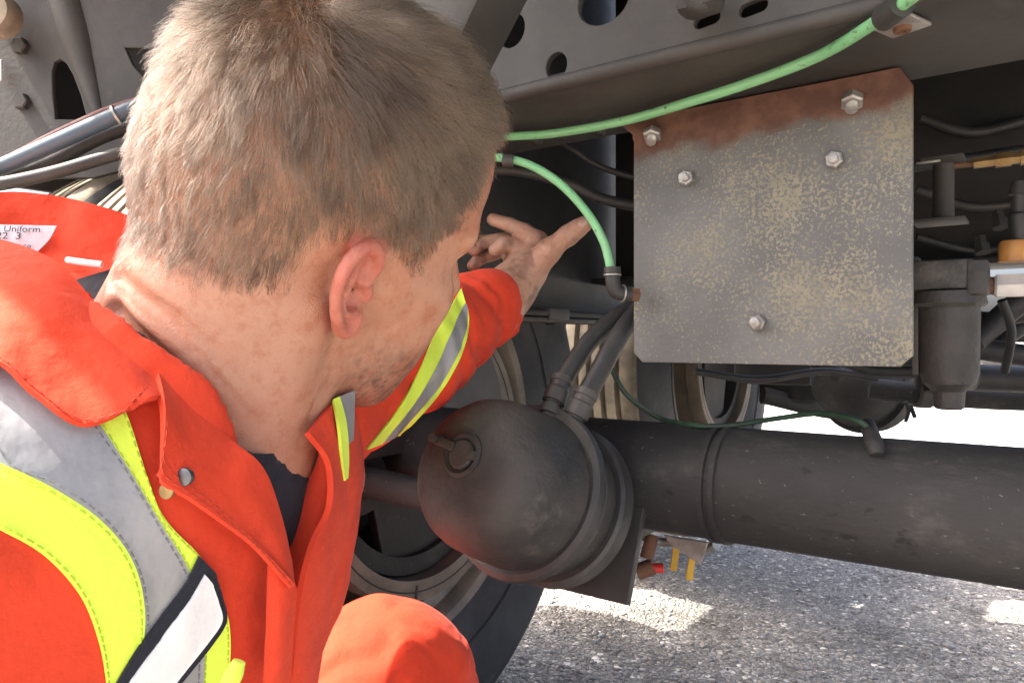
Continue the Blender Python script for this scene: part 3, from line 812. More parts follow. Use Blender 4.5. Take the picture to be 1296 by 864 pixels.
def ear_sdf(L):
    lean = math.radians(14)
    x = L[:, 0] + .006; y = L[:, 2] + .002
    p = math.cos(lean) * x + math.sin(lean) * y; q = -math.sin(lean) * x + math.cos(lean) * y
    w = L[:, 1] - .0735
    KE = .80
    p, q, w = p / KE, q / KE, w / KE
    E = np.stack([p, q, w], 1)
    def wo(p_): return .0035 + .0145 * np.clip((.013 - p_) / .031, 0, 1.2)
    out = [(.006, .002), (.011, .009), (.0145, .018), (.011, .028), (.002, .0335), (-.009, .0305), (-.0165, .021), (-.0185, .008), (-.0165, -.006), (-.0115, -.018), (-.006, -.027), (.001, -.0325), (.0075, -.029), (.0095, -.021)]
    rr = [.0025, .0030, .0040, .0046, .0048, .0045, .0042, .0040, .0038, .0040, .0046, .0052, .0046, .0040]
    pts = [(a, b, wo(a) + (.001 if i < 10 else -.002)) for i, (a, b) in enumerate(out)]
    pts = catmull(np.array(pts), 34); rr = np.interp(np.linspace(0, 13, 34), np.arange(14), rr)
    d = chain(E, pts, rr, .002)
    # the thin bowl
    k = np.stack([(p + .001) / .0165, (q - .002) / .030], 1); k0 = np.linalg.norm(k, axis=1)
    k1 = np.linalg.norm(np.stack([(p + .001) / .0165 ** 2, (q - .002) / .030 ** 2], 1), axis=1) + 1e-6
    e2 = k0 * (k0 - 1) / k1
    slab = np.maximum(e2, np.abs(w - wo(p) + .0055) - .0028)
    d = smin(d, slab, .004)
    anti = [(.001, .020, wo(.001) - .003), (-.006, .012, wo(-.006) - .001), (-.0095, .002, wo(-.0095) - .0005), (-.008, -.009, wo(-.008) - .001), (-.002, -.0155, wo(-.002) - .0005), (.004, -.0165, wo(.004))]
    d = smin(d, chain(E, anti, [.0022, .0032, .0036, .0036, .0034, .0030], .003), .003)
    lobe = ell(E, (.0015, -.026, wo(0) - .004), (.0085, .009, .0038))
    d = smin(d, lobe, .004)
    d = smax(d, -ell(E, (.0005, -.0035, wo(0) + .003), (.0085, .0105, .0115)), .0025)
    d = smax(d, -ell(E, (.004, .0135, wo(.004) + .001), (.0055, .0055, .006)), .002)
    tr = ell(E, (.0125, -.0045, .0035), (.0045, .0065, .0045))
    d = smin(d, tr, .003)
    root = ell(E, (.004, .002, -.004), (.012, .022, .009))
    return d * KE, root * KE, E

def head_sdf(P):
    L = c2h(P); S = L.copy(); S[:, 1] = np.abs(S[:, 1])
    d = ell(S, (-.024, 0, .043), (.080, .0765, .078))
    d = smin(d, ell(S, (.018, 0, .050), (.077, .0685, .080)), .03)
    d = smin(d, ell(S, (-.046, 0, .004), (.052, .060, .050)), .03)
    d = smin(d, ell(S, (.045, 0, -.020), (.050, .053, .070)), .03)
    d = smin(d, cone(S, (.012, .047, -.030), (.018, .047, -.062), .019, .015), .022)
    d = smin(d, cone(S, (.018, .046, -.062), (.078, .016, -.092), .014, .014), .022)
    d = smin(d, ell(S, (.080, 0, -.088), (.021, .024, .019)), .028)
    d = smin(d, ell(S, (.056, .030, -.062), (.032, .020, .030)), .03)
    d = smin(d, cone(S, (.030, .058, .000), (.070, .046, -.006), .010, .012), .020)     # cheekbone
    d = smin(d, ell(S, (.055, .040, -.035), (.028, .018, .030)), .025)
    d = smin(d, cone(S, (.087, .010, .036), (.072, .042, .036), .010, .009), .014)       # brow
    d = smax(d, -ell(S, (.094, .033, .018), (.018, .017, .013)), .012)
    d = smin(d, ell(S, (.071, .032, .017), (.0125, .0125, .0125)), .002)                 # eyeball
    d = smin(d, cone(S, (.060, .033, .028), (.082, .033, .027), .0045, .0035), .004)
    d = smin(d, cone(S, (.088, 0, .028), (.117, 0, -.013), .0075, .0105), .010)          # nose
    d = smin(d, ell(S, (.107, .0105, -.017), (.0095, .0075, .0075)), .006)
    d = smin(d, ell(S, (.088, 0, -.050), (.016, .024, .018)), .014)
    d = smin(d, cone(S, (.1015, 0, -.045), (.090, .020, -.050), .0048, .003), .004)
    d = smin(d, cone(S, (.1000, 0, -.0555), (.090, .019, -.052), .0055, .003), .004)
    # neck
    n = cone(P, h2c((-.030, 0, -.015)), NB, .060 * HS, .066)
    n = smin(n, cone(P, h2c((.012, 0, -.060)), NB + np.array([.040, -.020, .004]), .030, .032), .035)
    n = smin(n, cone(P, h2c((-.052, .030, -.010)), NB + np.array([-.045, -.02, .02]), .034, .045), .03)
    n = smin(n, cone(P, h2c((-.032, .030, -.030)), cp(258, 548, .452), .040, .055), .03)
    n = smin(n, cone(P, h2c((.008, .004, -.060)), cp(322, 556, .455), .030, .026), .03)
    # neck muscle from behind the ear to the breastbone
    n = smin(n, cone(P, h2c((-.018, .062, -.028)), NB + np.array([.050, -.044, .002]), .014, .010), .016)
    d = smin(d, n, .010)
    # shoulders muscle
    d = smin(d, cone(P, NB + np.array([-.02, 0, .0]), np.array([-.285, .330, -.12]), .055, .045), .04)
    d = smin(d, cone(P, NB + np.array([-.02, 0, .0]), np.array([-.165, .600, -.11]), .055, .045), .04)
    # rolls of skin on the nape
    e, root, E = ear_sdf(L)
    d = smin(d, root, .008)
    d = smax(d, -ell(E, (.0045, -.003, .0), (.0052, .0062, .014)) * .8, .003)
    d = smin(d, e, .0035)
    e2, r2, _ = ear_sdf(L * np.array([1, -1, 1]))
    d = smin(smin(d, r2, .008), e2, .0035)
    return d + fold(P)

FOLDS, FOLDS_RAW = [], []
def fold(P):
    """creases pressed into the skin"""
    out = np.zeros(len(P))
    for pts, w, dep, taper in FOLDS:
        best = np.full(len(P), 1e9); tt = np.zeros(len(P)); m = len(pts) - 1
        sel = np.linalg.norm(P - pts.mean(0), axis=1) < np.linalg.norm(pts[-1] - pts[0]) * .75 + 4 * w
        Q = P[sel]; bs = best[sel]; ts = tt[sel]
        for i in range(m):
            a, b = pts[i], pts[i + 1]; ab = b - a; t = np.clip(((Q - a) @ ab) / (ab @ ab), 0, 1)
            dd = np.linalg.norm(Q - a - t[:, None] * ab, axis=1); k = dd < bs
            bs[k] = dd[k]; ts[k] = (i + t[k]) / m
        e = np.minimum(1, np.minimum(ts, 1 - ts) * 6) if taper else np.minimum(1, (1 - ts) * 2.2)
        # crease with a soft roll on either side
        out[sel] += e * dep * (np.exp(-(bs / w) ** 2) - .45 * np.exp(-((bs - 2.4 * w) / (1.3 * w)) ** 2))
    return out
def march(f, u, v, t0=.25, t1=1.2):
    uv = np.array([[(a - 648) / FPX, 1., (432 - b) / FPX] for a, b in zip(u, v)]); L_ = np.linalg.norm(uv, axis=1)
    d = np.full(len(uv), t0)
    for _ in range(90): d = np.minimum(d + f(uv * d[:, None]) * .7 / L_, t1)
    return uv * d[:, None]
for path, w, dep, taper in (([(150, 352), (172, 372), (205, 398), (240, 428)], .0042, .0042, 0), ([(152, 392), (178, 424), (215, 462), (255, 505)], .0042, .0046, 0),
                     ([(195, 372), (250, 420), (320, 500)], .0017, .0009, 1), ([(215, 415), (270, 470), (330, 545)], .0016, .0008, 1),
                     ([(260, 420), (310, 468), (350, 520)], .0016, .0007, 1), ([(240, 395), (290, 430), (340, 480)], .0015, .0006, 1),
                     ([(385, 545), (405, 500), (425, 470)], .0030, .0012, 1), ([(470, 455), (490, 470), (508, 478)], .0018, .0007, 1)):
    q = catmull(np.array(path, float), 9)
    FOLDS_RAW.append((q, w, dep, taper))
_pts = [march(head_sdf, q[:, 0], q[:, 1]) for q, *_ in FOLDS_RAW]
FOLDS += [(p_, w, dep, tp) for p_, (q, w, dep, tp) in zip(_pts, FOLDS_RAW)]

# ---- hands (left reaching, right resting on the knee)
def hand_left(P):
    wr = cp(646, 366, .905)
    d = chain(P, [cp(560, 440, .84), cp(620, 392, .89), wr, cp(664, 345, .915)], [.040, .034, .027, .026], .02)
    # palm as a fan of metacarpals
    kn = [cp(681, 305, .925), cp(668, 300, .945), cp(655, 303, .962), cp(643, 314, .975)]
    for q in kn: d = smin(d, cone(P, cp(662, 346, .920), q, .0175, .0125), .012)
    thumb = [cp(672, 342, .905), cp(695, 317, .895), cp(707, 307, .892), cp(719, 298, .890), cp(730, 290, .888), cp(739, 284, .887)]
    d = smin(d, chain(P, thumb, [.019, .0150, .0112, .0122, .0106, .0100], .005), .010)
    d = smin(d, chain(P, [kn[0], cp(664, 293, .925), cp(646, 285, .930), cp(624, 278, .935)], [.0115, .0102, .0092, .0082], .003), .005)
    d = smin(d, chain(P, [kn[1], cp(652, 311, .925), cp(637, 309, .918), cp(627, 316, .918)], [.0118, .0105, .0098, .0088], .003), .005)
    d = smin(d, chain(P, [kn[2], cp(632, 305, .955), cp(612, 306, .955), cp(600, 316, .953)], [.0112, .0100, .0090, .0082], .003), .005)
    d = smin(d, chain(P, [kn[3], cp(622, 322, .972), cp(606, 328, .970), cp(598, 336, .968)], [.0102, .0090, .0082, .0074], .003), .005)
    return d
RK = np.array([-.16, .36, -.56])        # right knee on the ground
def hand_right(P):
    el = np.array([-.315, .265, -.36]); wr = np.array([-.19, .31, -.455]); 
    d = cone(P, el, wr, .036, .027)
    fw = unit(RK + np.array([0, 0, .075]) - wr); sd = unit(np.cross(fw, [0, 0, 1])); up = np.cross(sd, fw)
    for k in range(4):
        s = (k - 1.5) * .021
        kn = wr + fw * .085 + sd * s + up * .004
        d = smin(d, cone(P, wr + fw * .01, kn, .018, .0125), .012)
        L_ = (.036, .043, .040, .030)[k]
        p1 = kn + fw * L_ - up * .008; p2 = p1 + fw * L_ * .55 - up * .018; p3 = p2 + fw * L_ * .25 - up * .020
        d = smin(d, chain(P, [kn, p1, p2, p3], [.0115, .010, .009, .008], .003), .005)
    th = [wr + fw * .02 - sd * .02, wr + fw * .05 - sd * .048 - up * .004, wr + fw * .08 - sd * .055 - up * .012, wr + fw * .102 - sd * .052 - up * .02]
    return smin(d, chain(P, th, [.016, .0135, .011, .0095], .004), .01)

# ---- garment volumes
SH_R, SH_L = np.array([-.300, .300, -.115]), np.array([-.200, .600, -.070])
EL_R, WR_R = np.array([-.325, .262, -.36]), np.array([-.20, .305, -.45])
EL_L, WR_L = np.array([-.105, .785, -.008]), cp(622, 384, .892)
TS = unit((.405, .914, 0)); TT = unit(np.array([.30, -.10, .95])); TT = unit(TT - TS * (TS @ TT)); TF = np.cross(TS, TT)
TB = np.array([TS, TF, TT])
CH = np.array([-.246, .462, -.165])
HIP_L, HIP_R = np.array([-.385, .595, -.475]), np.array([-.44, .42, -.49])
KN_L = np.array([-.128, .745, -.355])
AN_L, AN_R = np.array([-.19, .70, -.585]), np.array([-.50, .34, -.60])

def torso(P, off=0.):
    d = ell(P, CH, (.172, .116, .205), TB)
    d = smin(d, ell(P, (-.335, .495, -.37), (.165, .135, .19), TB), .06)
    d = smin(d, ell(P, (-.405, .505, -.47), (.16, .135, .12), TB), .05)
    d = smin(d, cone(P, CH + TT * .10, SH_R, .085, .070), .05)
    d = smin(d, cone(P, CH + TT * .10, SH_L, .085, .066), .05)
    return d - off

def coverall_sdf(P):
    d = torso(P)
    d = smin(d, chain(P, [SH_R, EL_R, WR_R], [.073, .060, .046], .03), .03)
    la = chain(P, [SH_L, EL_L, WR_L], [.064, .057, .047], .03)
    d = smin(d, la, .03)
    d = smin(d, chain(P, [HIP_L, KN_L, AN_L], [.104, .083, .060], .04), .03)
    d = smin(d, chain(P, [HIP_R, RK, AN_R], [.098, .076, .055], .04), .03)
    # open front: neck hole and a slit down the chest
    q = (P - CH) @ TB.T
    d = smax(d, -cone(P, h2c((-.03, 0, -.02)), NB + np.array([-.005, 0, -.03]), .085, .078), .006)
    wv = .030 * np.clip((q[:, 2] - .060) / .06, 0, 1) ** .8
    cut = np.maximum(np.abs(q[:, 0] - (.015 - .012 * (q[:, 2] - .06) / .08)) - wv, .03 - q[:, 1])
    cut = np.maximum(cut, .060 - q[:, 2])
    d = smax(d, -cut, .006)
    # cuffs end
    ax = unit(WR_L - EL_L)
    d = smax(d, (P - (WR_L + ax * .012)) @ ax - .0, .004)
    ax = unit(WR_R - EL_R)
    d = smax(d, np.where(np.linalg.norm(P - WR_R, axis=1) < .12, (P - (WR_R + ax * .012)) @ ax, -1), .004)
    for AN, K in ((AN_L, KN_L), (AN_R, RK)):
        ax = unit(AN - K)
        d = smax(d, np.where(np.linalg.norm(P - AN, axis=1) < .13, (P - (AN + ax * .02)) @ ax, -1), .004)
    # folds
    Pw = P + .012 * np.stack([vnoise(P, 12, 31), vnoise(P, 12, 32), vnoise(P, 12, 33)], 1)
    n1 = vnoise(Pw * np.array([1.0, 1.0, .55]), 17, 1); n2 = vnoise(Pw * np.array([.6, 1.0, 1.0]), 30, 2)
    # soft swell with narrow creases running through it
    wv1 = vnoise(P, 8, 3) * .004 + .0042 * (np.exp(-(n1 / .16) ** 2) - .35) * np.clip(.6 + vnoise(P, 7, 7), 0, 1) + .0022 * (np.exp(-(n2 / .16) ** 2) - .35) * np.clip(.5 + vnoise(P, 9, 8), 0, 1)
    # ring folds on the sleeve, rays on the knee
    t = (P - EL_L) @ unit(WR_L - EL_L)
    near = np.clip(1 - la / .03, 0, 1) * np.clip((P[:, 1] - .62) / .08, 0, 1)
    wv1 = wv1 + near * .0036 * (1 - 2 * np.abs(np.sin(t * 62 + 4 * vnoise(P, 14, 3))))
    kd = P - KN_L
    nk = np.exp(-(np.linalg.norm(kd, axis=1) / .16) ** 4)
    ang = np.arctan2(kd[:, 2] + .14, kd[:, 0] + .16)
    wv1 = wv1 + nk * .0042 * (np.abs(np.sin(ang * 13 + 2.5 * vnoise(P, 11, 4))) - .6) * np.clip(.55 + vnoise(P, 10, 6), 0, 1)
    return d + wv1

def undershirt_sdf(P):
    d = torso(P, -.016)
    d = smax(d, -cone(P, h2c((-.03, 0, -.0)), NB + np.array([.004, -.004, .004]), .065, .070), .005)
    d = smax(d, -cone(P, cp(300, 520, .43), cp(330, 565, .44), .045, .022), .005)
    return d + vnoise(P, 16, 9) * .002
# ------------------------------------------------------------------ build the person
def skin_mat():
    m = bpy.data.materials.new('skin'); m.use_nodes = True
    N = m.node_tree.nodes; L = m.node_tree.links; b = N['Principled BSDF']
    at = N.new('ShaderNodeAttribute'); at.attribute_name = 'tint'
    tc = N.new('ShaderNodeTexCoord')
    def noise(s, d=5, r=.6):
        n = N.new('ShaderNodeTexNoise'); n.inputs['Scale'].default_value = s; n.inputs['Detail'].default_value = d; n.inputs['Roughness'].default_value = r
        L.new(tc.outputs['Object'], n.inputs['Vector']); return n.outputs['Fac']
    def sm(f, a, z, o0=0, o1=1):
        r = N.new('ShaderNodeMapRange'); r.interpolation_type = 'SMOOTHSTEP'; r.inputs['From Min'].default_value = a; r.inputs['From Max'].default_value = z
        r.inputs['To Min'].default_value = o0; r.inputs['To Max'].default_value = o1
        L.new(f, r.inputs['Value']); return r.outputs[0]
    def mix(f, a, z, mode='MIX'):
        x = N.new('ShaderNodeMix'); x.data_type = 'RGBA'; x.blend_type = mode
        if isinstance(f, float): x.inputs['Factor'].default_value = f
        else: L.new(f, x.inputs['Factor'])
        for s, val in (('A', a), ('B', z)):
            i = [q for q in x.inputs if q.name == s and q.type == 'RGBA'][0]
            if isinstance(val, tuple): i.default_value = (*val, 1)
            else: L.new(val, i)
        return [q for q in x.outputs if q.type == 'RGBA'][0]
    c = mix(sm(noise(38), .40, .66, 0, .42), at.outputs['Color'], (.88, .66, .58), 'MULTIPLY')
    c = mix(sm(noise(120), .46, .70, 0, .55), c, (.80, .55, .46), 'MULTIPLY')
    c = mix(sm(noise(330, 2), .68, .76, 0, .35), c, (.60, .36, .26), 'MULTIPLY')
    L.new(c, b.inputs['Base Color'])
    b.inputs['Subsurface Weight'].default_value = .22
    b.inputs['Subsurface Radius'].default_value = (1.0, .35, .18); b.inputs['Subsurface Scale'].default_value = .006
    L.new(sm(noise(90), .3, .7, .42, .62), b.inputs['Roughness'])
    b.inputs['Specular IOR Level'].default_value = .42
    v = N.new('ShaderNodeTexVoronoi'); v.inputs['Scale'].default_value = 620; L.new(tc.outputs['Object'], v.inputs['Vector'])
    mth = N.new('ShaderNodeMath'); mth.operation = 'ADD'
    L.new(sm(v.outputs['Distance'], 0, .6), mth.inputs[0]); L.new(noise(210, 4), mth.inputs[1])
    bp = N.new('ShaderNodeBump'); bp.inputs['Strength'].default_value = .30; bp.inputs['Distance'].default_value = .0007
    L.new(mth.outputs[0], bp.inputs['Height']); L.new(bp.outputs[0], b.inputs['Normal'])
    return m

def cloth_mat(name, c1, c2, weave=900, rough=.85, sheen=.04, bump=.3, metal=0, spec=.3, crease=.5, dirt=.0):
    m = bpy.data.materials.new(name); m.use_nodes = True
    N = m.node_tree.nodes; L = m.node_tree.links; b = N['Principled BSDF']
    tc = N.new('ShaderNodeTexCoord')
    def noise(s, d=5, r=.6):
        n = N.new('ShaderNodeTexNoise'); n.inputs['Scale'].default_value = s; n.inputs['Detail'].default_value = d; n.inputs['Roughness'].default_value = r
        L.new(tc.outputs['Object'], n.inputs['Vector']); return n.outputs['Fac']
    r = N.new('ShaderNodeMapRange'); r.inputs['From Min'].default_value = .35; r.inputs['From Max'].default_value = .65; L.new(noise(17, 8), r.inputs['Value'])
    x = N.new('ShaderNodeMix'); x.data_type = 'RGBA'; L.new(r.outputs[0], x.inputs['Factor'])
    i = [q for q in x.inputs if q.type == 'RGBA']; i[0].default_value = (*c1, 1); i[1].default_value = (*c2, 1)
    L.new([q for q in x.outputs if q.type == 'RGBA'][0], b.inputs['Base Color'])
    if dirt:
        r3 = N.new('ShaderNodeMapRange'); r3.interpolation_type = 'SMOOTHSTEP'; r3.inputs['From Min'].default_value = .56; r3.inputs['From Max'].default_value = .80
        r3.inputs['To Max'].default_value = dirt; L.new(noise(11, 10, .68), r3.inputs['Value'])
        x2 = N.new('ShaderNodeMix'); x2.data_type = 'RGBA'; x2.blend_type = 'MULTIPLY'; L.new(r3.outputs[0], x2.inputs['Factor'])
        i2_ = [q for q in x2.inputs if q.type == 'RGBA']; L.new([q for q in x.outputs if q.type == 'RGBA'][0], i2_[0]); i2_[1].default_value = (.45, .38, .34, 1)
        L.new([q for q in x2.outputs if q.type == 'RGBA'][0], b.inputs['Base Color'])
    b.inputs['Roughness'].default_value = rough; b.inputs['Sheen Weight'].default_value = sheen; b.inputs['Metallic'].default_value = metal
    b.inputs['Specular IOR Level'].default_value = spec
    # twill weave and soft creases
    mp = N.new('ShaderNodeMapping'); mp.inputs['Rotation'].default_value = (.4, .8, .3); L.new(tc.outputs['Object'], mp.inputs['Vector'])
    w = N.new('ShaderNodeTexNoise'); w.inputs['Scale'].default_value = weave; w.inputs['Detail'].default_value = 2
    L.new(mp.outputs[0], w.inputs['Vector'])
    b1 = N.new('ShaderNodeBump'); b1.inputs['Strength'].default_value = bump; b1.inputs['Distance'].default_value = .0006; L.new(w.outputs['Fac'], b1.inputs['Height'])
    b2 = N.new('ShaderNodeBump'); b2.inputs['Strength'].default_value = crease; b2.inputs['Distance'].default_value = .010; L.new(noise(26, 4, .5), b2.inputs['Height'])
    L.new(b1.outputs[0], b2.inputs['Normal']); L.new(b2.outputs[0], b.inputs['Normal'])
    return m
ORANGE = cloth_mat('orange twill', (.67, .055, .019), (.57, .043, .015), crease=.5, dirt=.5)
YEL = cloth_mat('fluorescent yellow tape', (.70, .90, .085), (.66, .86, .08), 1400, .7, .1, .2, 0, .3, .35, .35)
SILV = cloth_mat('silver reflective tape', (.33, .335, .345), (.28, .285, .295), 2200, .42, 0, .12, .25, .5, .3, .5)
NAVY = cloth_mat('navy cotton', (.012, .014, .022), (.016, .018, .028), 1200, .9, .1)
WHITEC = cloth_mat('white fabric', (.78, .78, .78), (.74, .74, .75), 1600, .8, .05, .15)
LABELM = cloth_mat('pale woven label', (.60, .60, .64), (.55, .55, .60), 1800, .75, .05, .15)
INK = cloth_mat('black print', (.03, .03, .06), (.04, .04, .07), 1200, .8, 0, .05)
SNAPM = mat('gunmetal snap', (.16, .16, .17), (.10, .10, .11), 60, .32, .8, .05)

# body: head, neck, shoulders, arms, hands in one mesh
hv, hf = surfnet(head_sdf, (-.36, .24, -.15), (.09, .66, .30), .0016)
hv = relax(hv, hf, 1, .35)
lv, lf = surfnet(hand_left, (-.12, .76, -.08), (.13, 1.06, .20), .0019)
rv, rf = surfnet(hand_right, (-.40, .18, -.68), (.0, .44, -.28), .0030)
tv, tf = surfnet(lambda P: torso(P, -.03), (-.62, .16, -.66), (.05, .78, .08), .012)
V = np.concatenate([hv, lv, rv, tv]); F = np.concatenate([hf, lf + len(hv), rf + len(hv) + len(lv), tf + len(hv) + len(lv) + len(rv)])
BASE = W(np.array([-.33, .50, 0.])); BASE[2] = 0
me = mkmesh('person', W(V) - BASE, F)

# hairline, drawn on the right side of the head and mirrored
HAIRLINE = np.array([(700, 120), (632, 150), (622, 200), (608, 245), (588, 288), (562, 312), (548, 332), (538, 346), (517, 347), (503, 338), (492, 318), (470, 305), (440, 302), (415, 311), (400, 328), (391, 350), (372, 366), (335, 376), (295, 376), (255, 368), (210, 356), (165, 338), (120, 330), (-80, 330), (-80, -260), (700, -260)], float)
def project(Pc):
    return np.stack([648 + FPX * Pc[:, 0] / Pc[:, 1], 432 - FPX * Pc[:, 2] / Pc[:, 1]], 1)
def inpoly(Q, poly):
    x, y = Q[:, 0], Q[:, 1]; ins = np.zeros(len(Q), bool)
    for i in range(len(poly)):
        x1, y1 = poly[i]; x2, y2 = poly[i - 1]
        c = ((y1 > y) != (y2 > y)) & (x < (x2 - x1) * (y - y1) / (y2 - y1 + 1e-12) + x1)
        ins ^= c
    return ins
def polydist(Q, poly):
    d = np.full(len(Q), 1e9)
    for i in range(len(poly) - 1):
        a, b = poly[i], poly[i + 1]; ab = b - a
        t = np.clip(((Q - a) @ ab) / (ab @ ab), 0, 1)
        d = np.minimum(d, np.linalg.norm(Q - a - t[:, None] * ab, axis=1))
    return d
def scalp(Pc):
    """0 outside the hairline, rising to 1 well inside it"""
    L = c2h(Pc); L[:, 1] = np.abs(L[:, 1])
    Q = project(h2c(L))
    ins = inpoly(Q, HAIRLINE)
    ds = polydist(Q, HAIRLINE[1:23])
    soft = np.where((Q[:, 0] < 420) & (L[:, 0] < .02), 55., 30.)
    s = np.where(ins, np.clip(ds / soft, 0.02, 1), 0)
    # keep the ear itself bare
    e, _, _ = ear_sdf(L)
    s[(e < .003)] = 0
    s[L[:, 2] < -.075] = 0
    s[(L[:, 0] > .055) & (L[:, 2] < .055)] = 0
    return s
n = len(hv)
Lh = c2h(hv); La = Lh.copy(); La[:, 1] = np.abs(La[:, 1])
base = np.tile(np.array([.455, .242, .160]), (len(V), 1))
sm01 = lambda x, a, b: np.clip((x - a) / (b - a), 0, 1) ** 2 * (3 - 2 * np.clip((x - a) / (b - a), 0, 1))
ea, _, Ee = ear_sdf(La)
redear = sm01(-ea, -.006, -.001)[:, None]
base[:n] = base[:n] * (1 - redear * np.array([-.06, .38, .30]) * (.75 + .25 * vnoise(hv, 120, 5)[:, None]))
nk = sm01(-Lh[:, 2], .03, .10)[:, None]
base[:n] *= 1 - nk * np.array([.05, .16, .16]) * (.7 + .3 * vnoise(hv, 40, 8)[:, None])      # sunburnt neck
br = sm01(vnoise(hv, 55, 3), .05, .6)[:, None] * sm01(La[:, 0], .01, .04)[:, None]
base[:n] *= 1 - br * np.array([.12, .24, .30])
sk = sm01(scalp(hv), .0, .7)[:, None]
base[:n] = base[:n] * (1 - .55 * sk) + np.array([.16, .115, .075]) * .55 * sk
beard = (sm01(-La[:, 2], .025, .06) * sm01(La[:, 0], .0, .05) * sm01(La[:, 2], -.16, -.10))[:, None]
spk = np.clip(.35 + .75 * vnoise(hv, 330, 61) + .45 * vnoise(hv, 160, 62), 0, 1)[:, None]
base[:n] *= 1 - beard * (.22 + .62 * spk) * np.array([.78, .74, .68])
grime = sm01(vnoise(V[n:], 70, 2) + .5 * vnoise(V[n:], 190, 6), .0, .8)[:, None]
base[n:] = np.array([.42, .245, .17]) * (1 - .45 * grime)
ca = me.color_attributes.new('tint', 'FLOAT_COLOR', 'POINT')
ca.data.foreach_set('color', np.concatenate([base, np.ones((len(V), 1))], 1).astype(np.float32).ravel())
PERSON = bpy.data.objects.new('person', me); COL.objects.link(PERSON); PERSON.location = BASE
me.materials.append(skin_mat()); me.polygons.foreach_set('use_smooth', np.ones(len(me.polygons), bool))
tag(PERSON, 'man in orange coverall with yellow and silver stripes crouching and reaching under the trailer', 'person')
# thumb nail, laid on the thumb's surface
NAILM = mat('finger nail', (.50, .32, .25), (.44, .28, .22), 80, .35, 0, .02)
nq = march(hand_left, [737.5], [281.5], .5)
eps = 1e-4
gn = unit([(hand_left(nq + np.eye(3)[k] * eps) - hand_left(nq - np.eye(3)[k] * eps))[0] for k in range(3)])
al = unit(cp(742, 281, .887) - cp(722, 296, .890)); al = unit(al - gn * (al @ gn)); ac = np.cross(gn, al)
V_, F_ = lathe([(-.002, 0), (-.002, 1.0), (.0002, .95), (.0006, .6), (.0008, 0)], (0, 0, 0), (0, 0, 1), 20)
V_ = nq[0] + V_[:, :1] * al * .0062 + V_[:, 1:2] * ac * .0050 + V_[:, 2:] * gn - (V_[:, 1:2] ** 2) * gn * .0012
nl = link('thumb_nail', mkmesh('thumb_nail', W(V_) - BASE, F_), NAILM, None); nl.parent = PERSON

# ------------------------------------------------------------------ hair
def strands(name, roots, nrm, dirs, length, lift, npt, r0, material, clump=0, kd_n=0, jitter=.25, curl=.35, shade=None):
    """hair curves; dirs is the comb direction in the tangent plane"""
    n = len(roots)
    d0 = nrm * lift[:, None] + dirs * (1 - lift[:, None]) + rng.normal(0, jitter, (n, 3)) * .5
    d0 /= np.linalg.norm(d0, axis=1)[:, None]
    pts = np.empty((n, npt, 3)); pts[:, 0] = roots - nrm * .0012
    d = d0.copy(); step = length / (npt - 1)
    for i in range(1, npt):
        pts[:, i] = pts[:, i - 1] + d * step[:, None]
        d = d + (dirs * curl - nrm * lift[:, None] * .25 + rng.normal(0, jitter * .35, (n, 3)))
        d /= np.linalg.norm(d, axis=1)[:, None]
    if kd_n:
        gi = rng.choice(n, kd_n, replace=False); kd = KDTree(kd_n)
        for k, i in enumerate(gi): kd.insert(roots[i], k)
        kd.balance()
        near = np.array([gi[kd.find(p)[1]] for p in roots])
        t = (np.linspace(0, 1, npt) ** 1.5)[None, :, None]
        cl = (clump * rng.uniform(.3, 1, n))[:, None, None]
        tgt = roots[:, None, :] + (pts[near] - roots[near][:, None, :]) + (roots[near] - roots)[:, None, :] * .72
        pts = pts * (1 - cl * t) + tgt * cl * t
    hc = bpy.data.hair_curves.new(name)
    hc.add_curves([npt] * n)
    hc.position_data.foreach_set('vector', (W(pts.reshape(-1, 3)) - BASE).astype(np.float32).ravel())
    rad = (r0 * np.linspace(1, .25, npt))[None] * rng.uniform(.75, 1.25, (n, 1))
    at = hc.attributes.get('radius') or hc.attributes.new('radius', 'FLOAT', 'POINT')
    at.data.foreach_set('value', rad.astype(np.float32).ravel())
    sh = hc.attributes.new('shade', 'FLOAT', 'CURVE')
    sh.data.foreach_set('value', (np.full(n, .5) if shade is None else shade).astype(np.float32))
    hc.materials.append(material)
    o = bpy.data.objects.new(name, hc); COL.objects.link(o); o.parent = PERSON
    return o

def hair_mat(name, ca_, cb_, rough=.35):
    m = bpy.data.materials.new(name); m.use_nodes = True
    N = m.node_tree.nodes; L = m.node_tree.links
    N.remove(N['Principled BSDF'])
    h = N.new('ShaderNodeBsdfHairPrincipled'); h.model = 'CHIANG'; h.parametrization = 'COLOR'
    hi = N.new('ShaderNodeAttribute'); hi.attribute_name = 'shade'; x = N.new('ShaderNodeMix'); x.data_type = 'RGBA'
    L.new(hi.outputs['Fac'], x.inputs['Factor'])
    i = [q for q in x.inputs if q.type == 'RGBA']; i[0].default_value = (*ca_, 1); i[1].default_value = (*cb_, 1)
    L.new([q for q in x.outputs if q.type == 'RGBA'][0], h.inputs['Color'])
    h.inputs['Roughness'].default_value = rough; h.inputs['Radial Roughness'].default_value = .5
    L.new(h.outputs[0], N['Material Output'].inputs['Surface'])
    return m

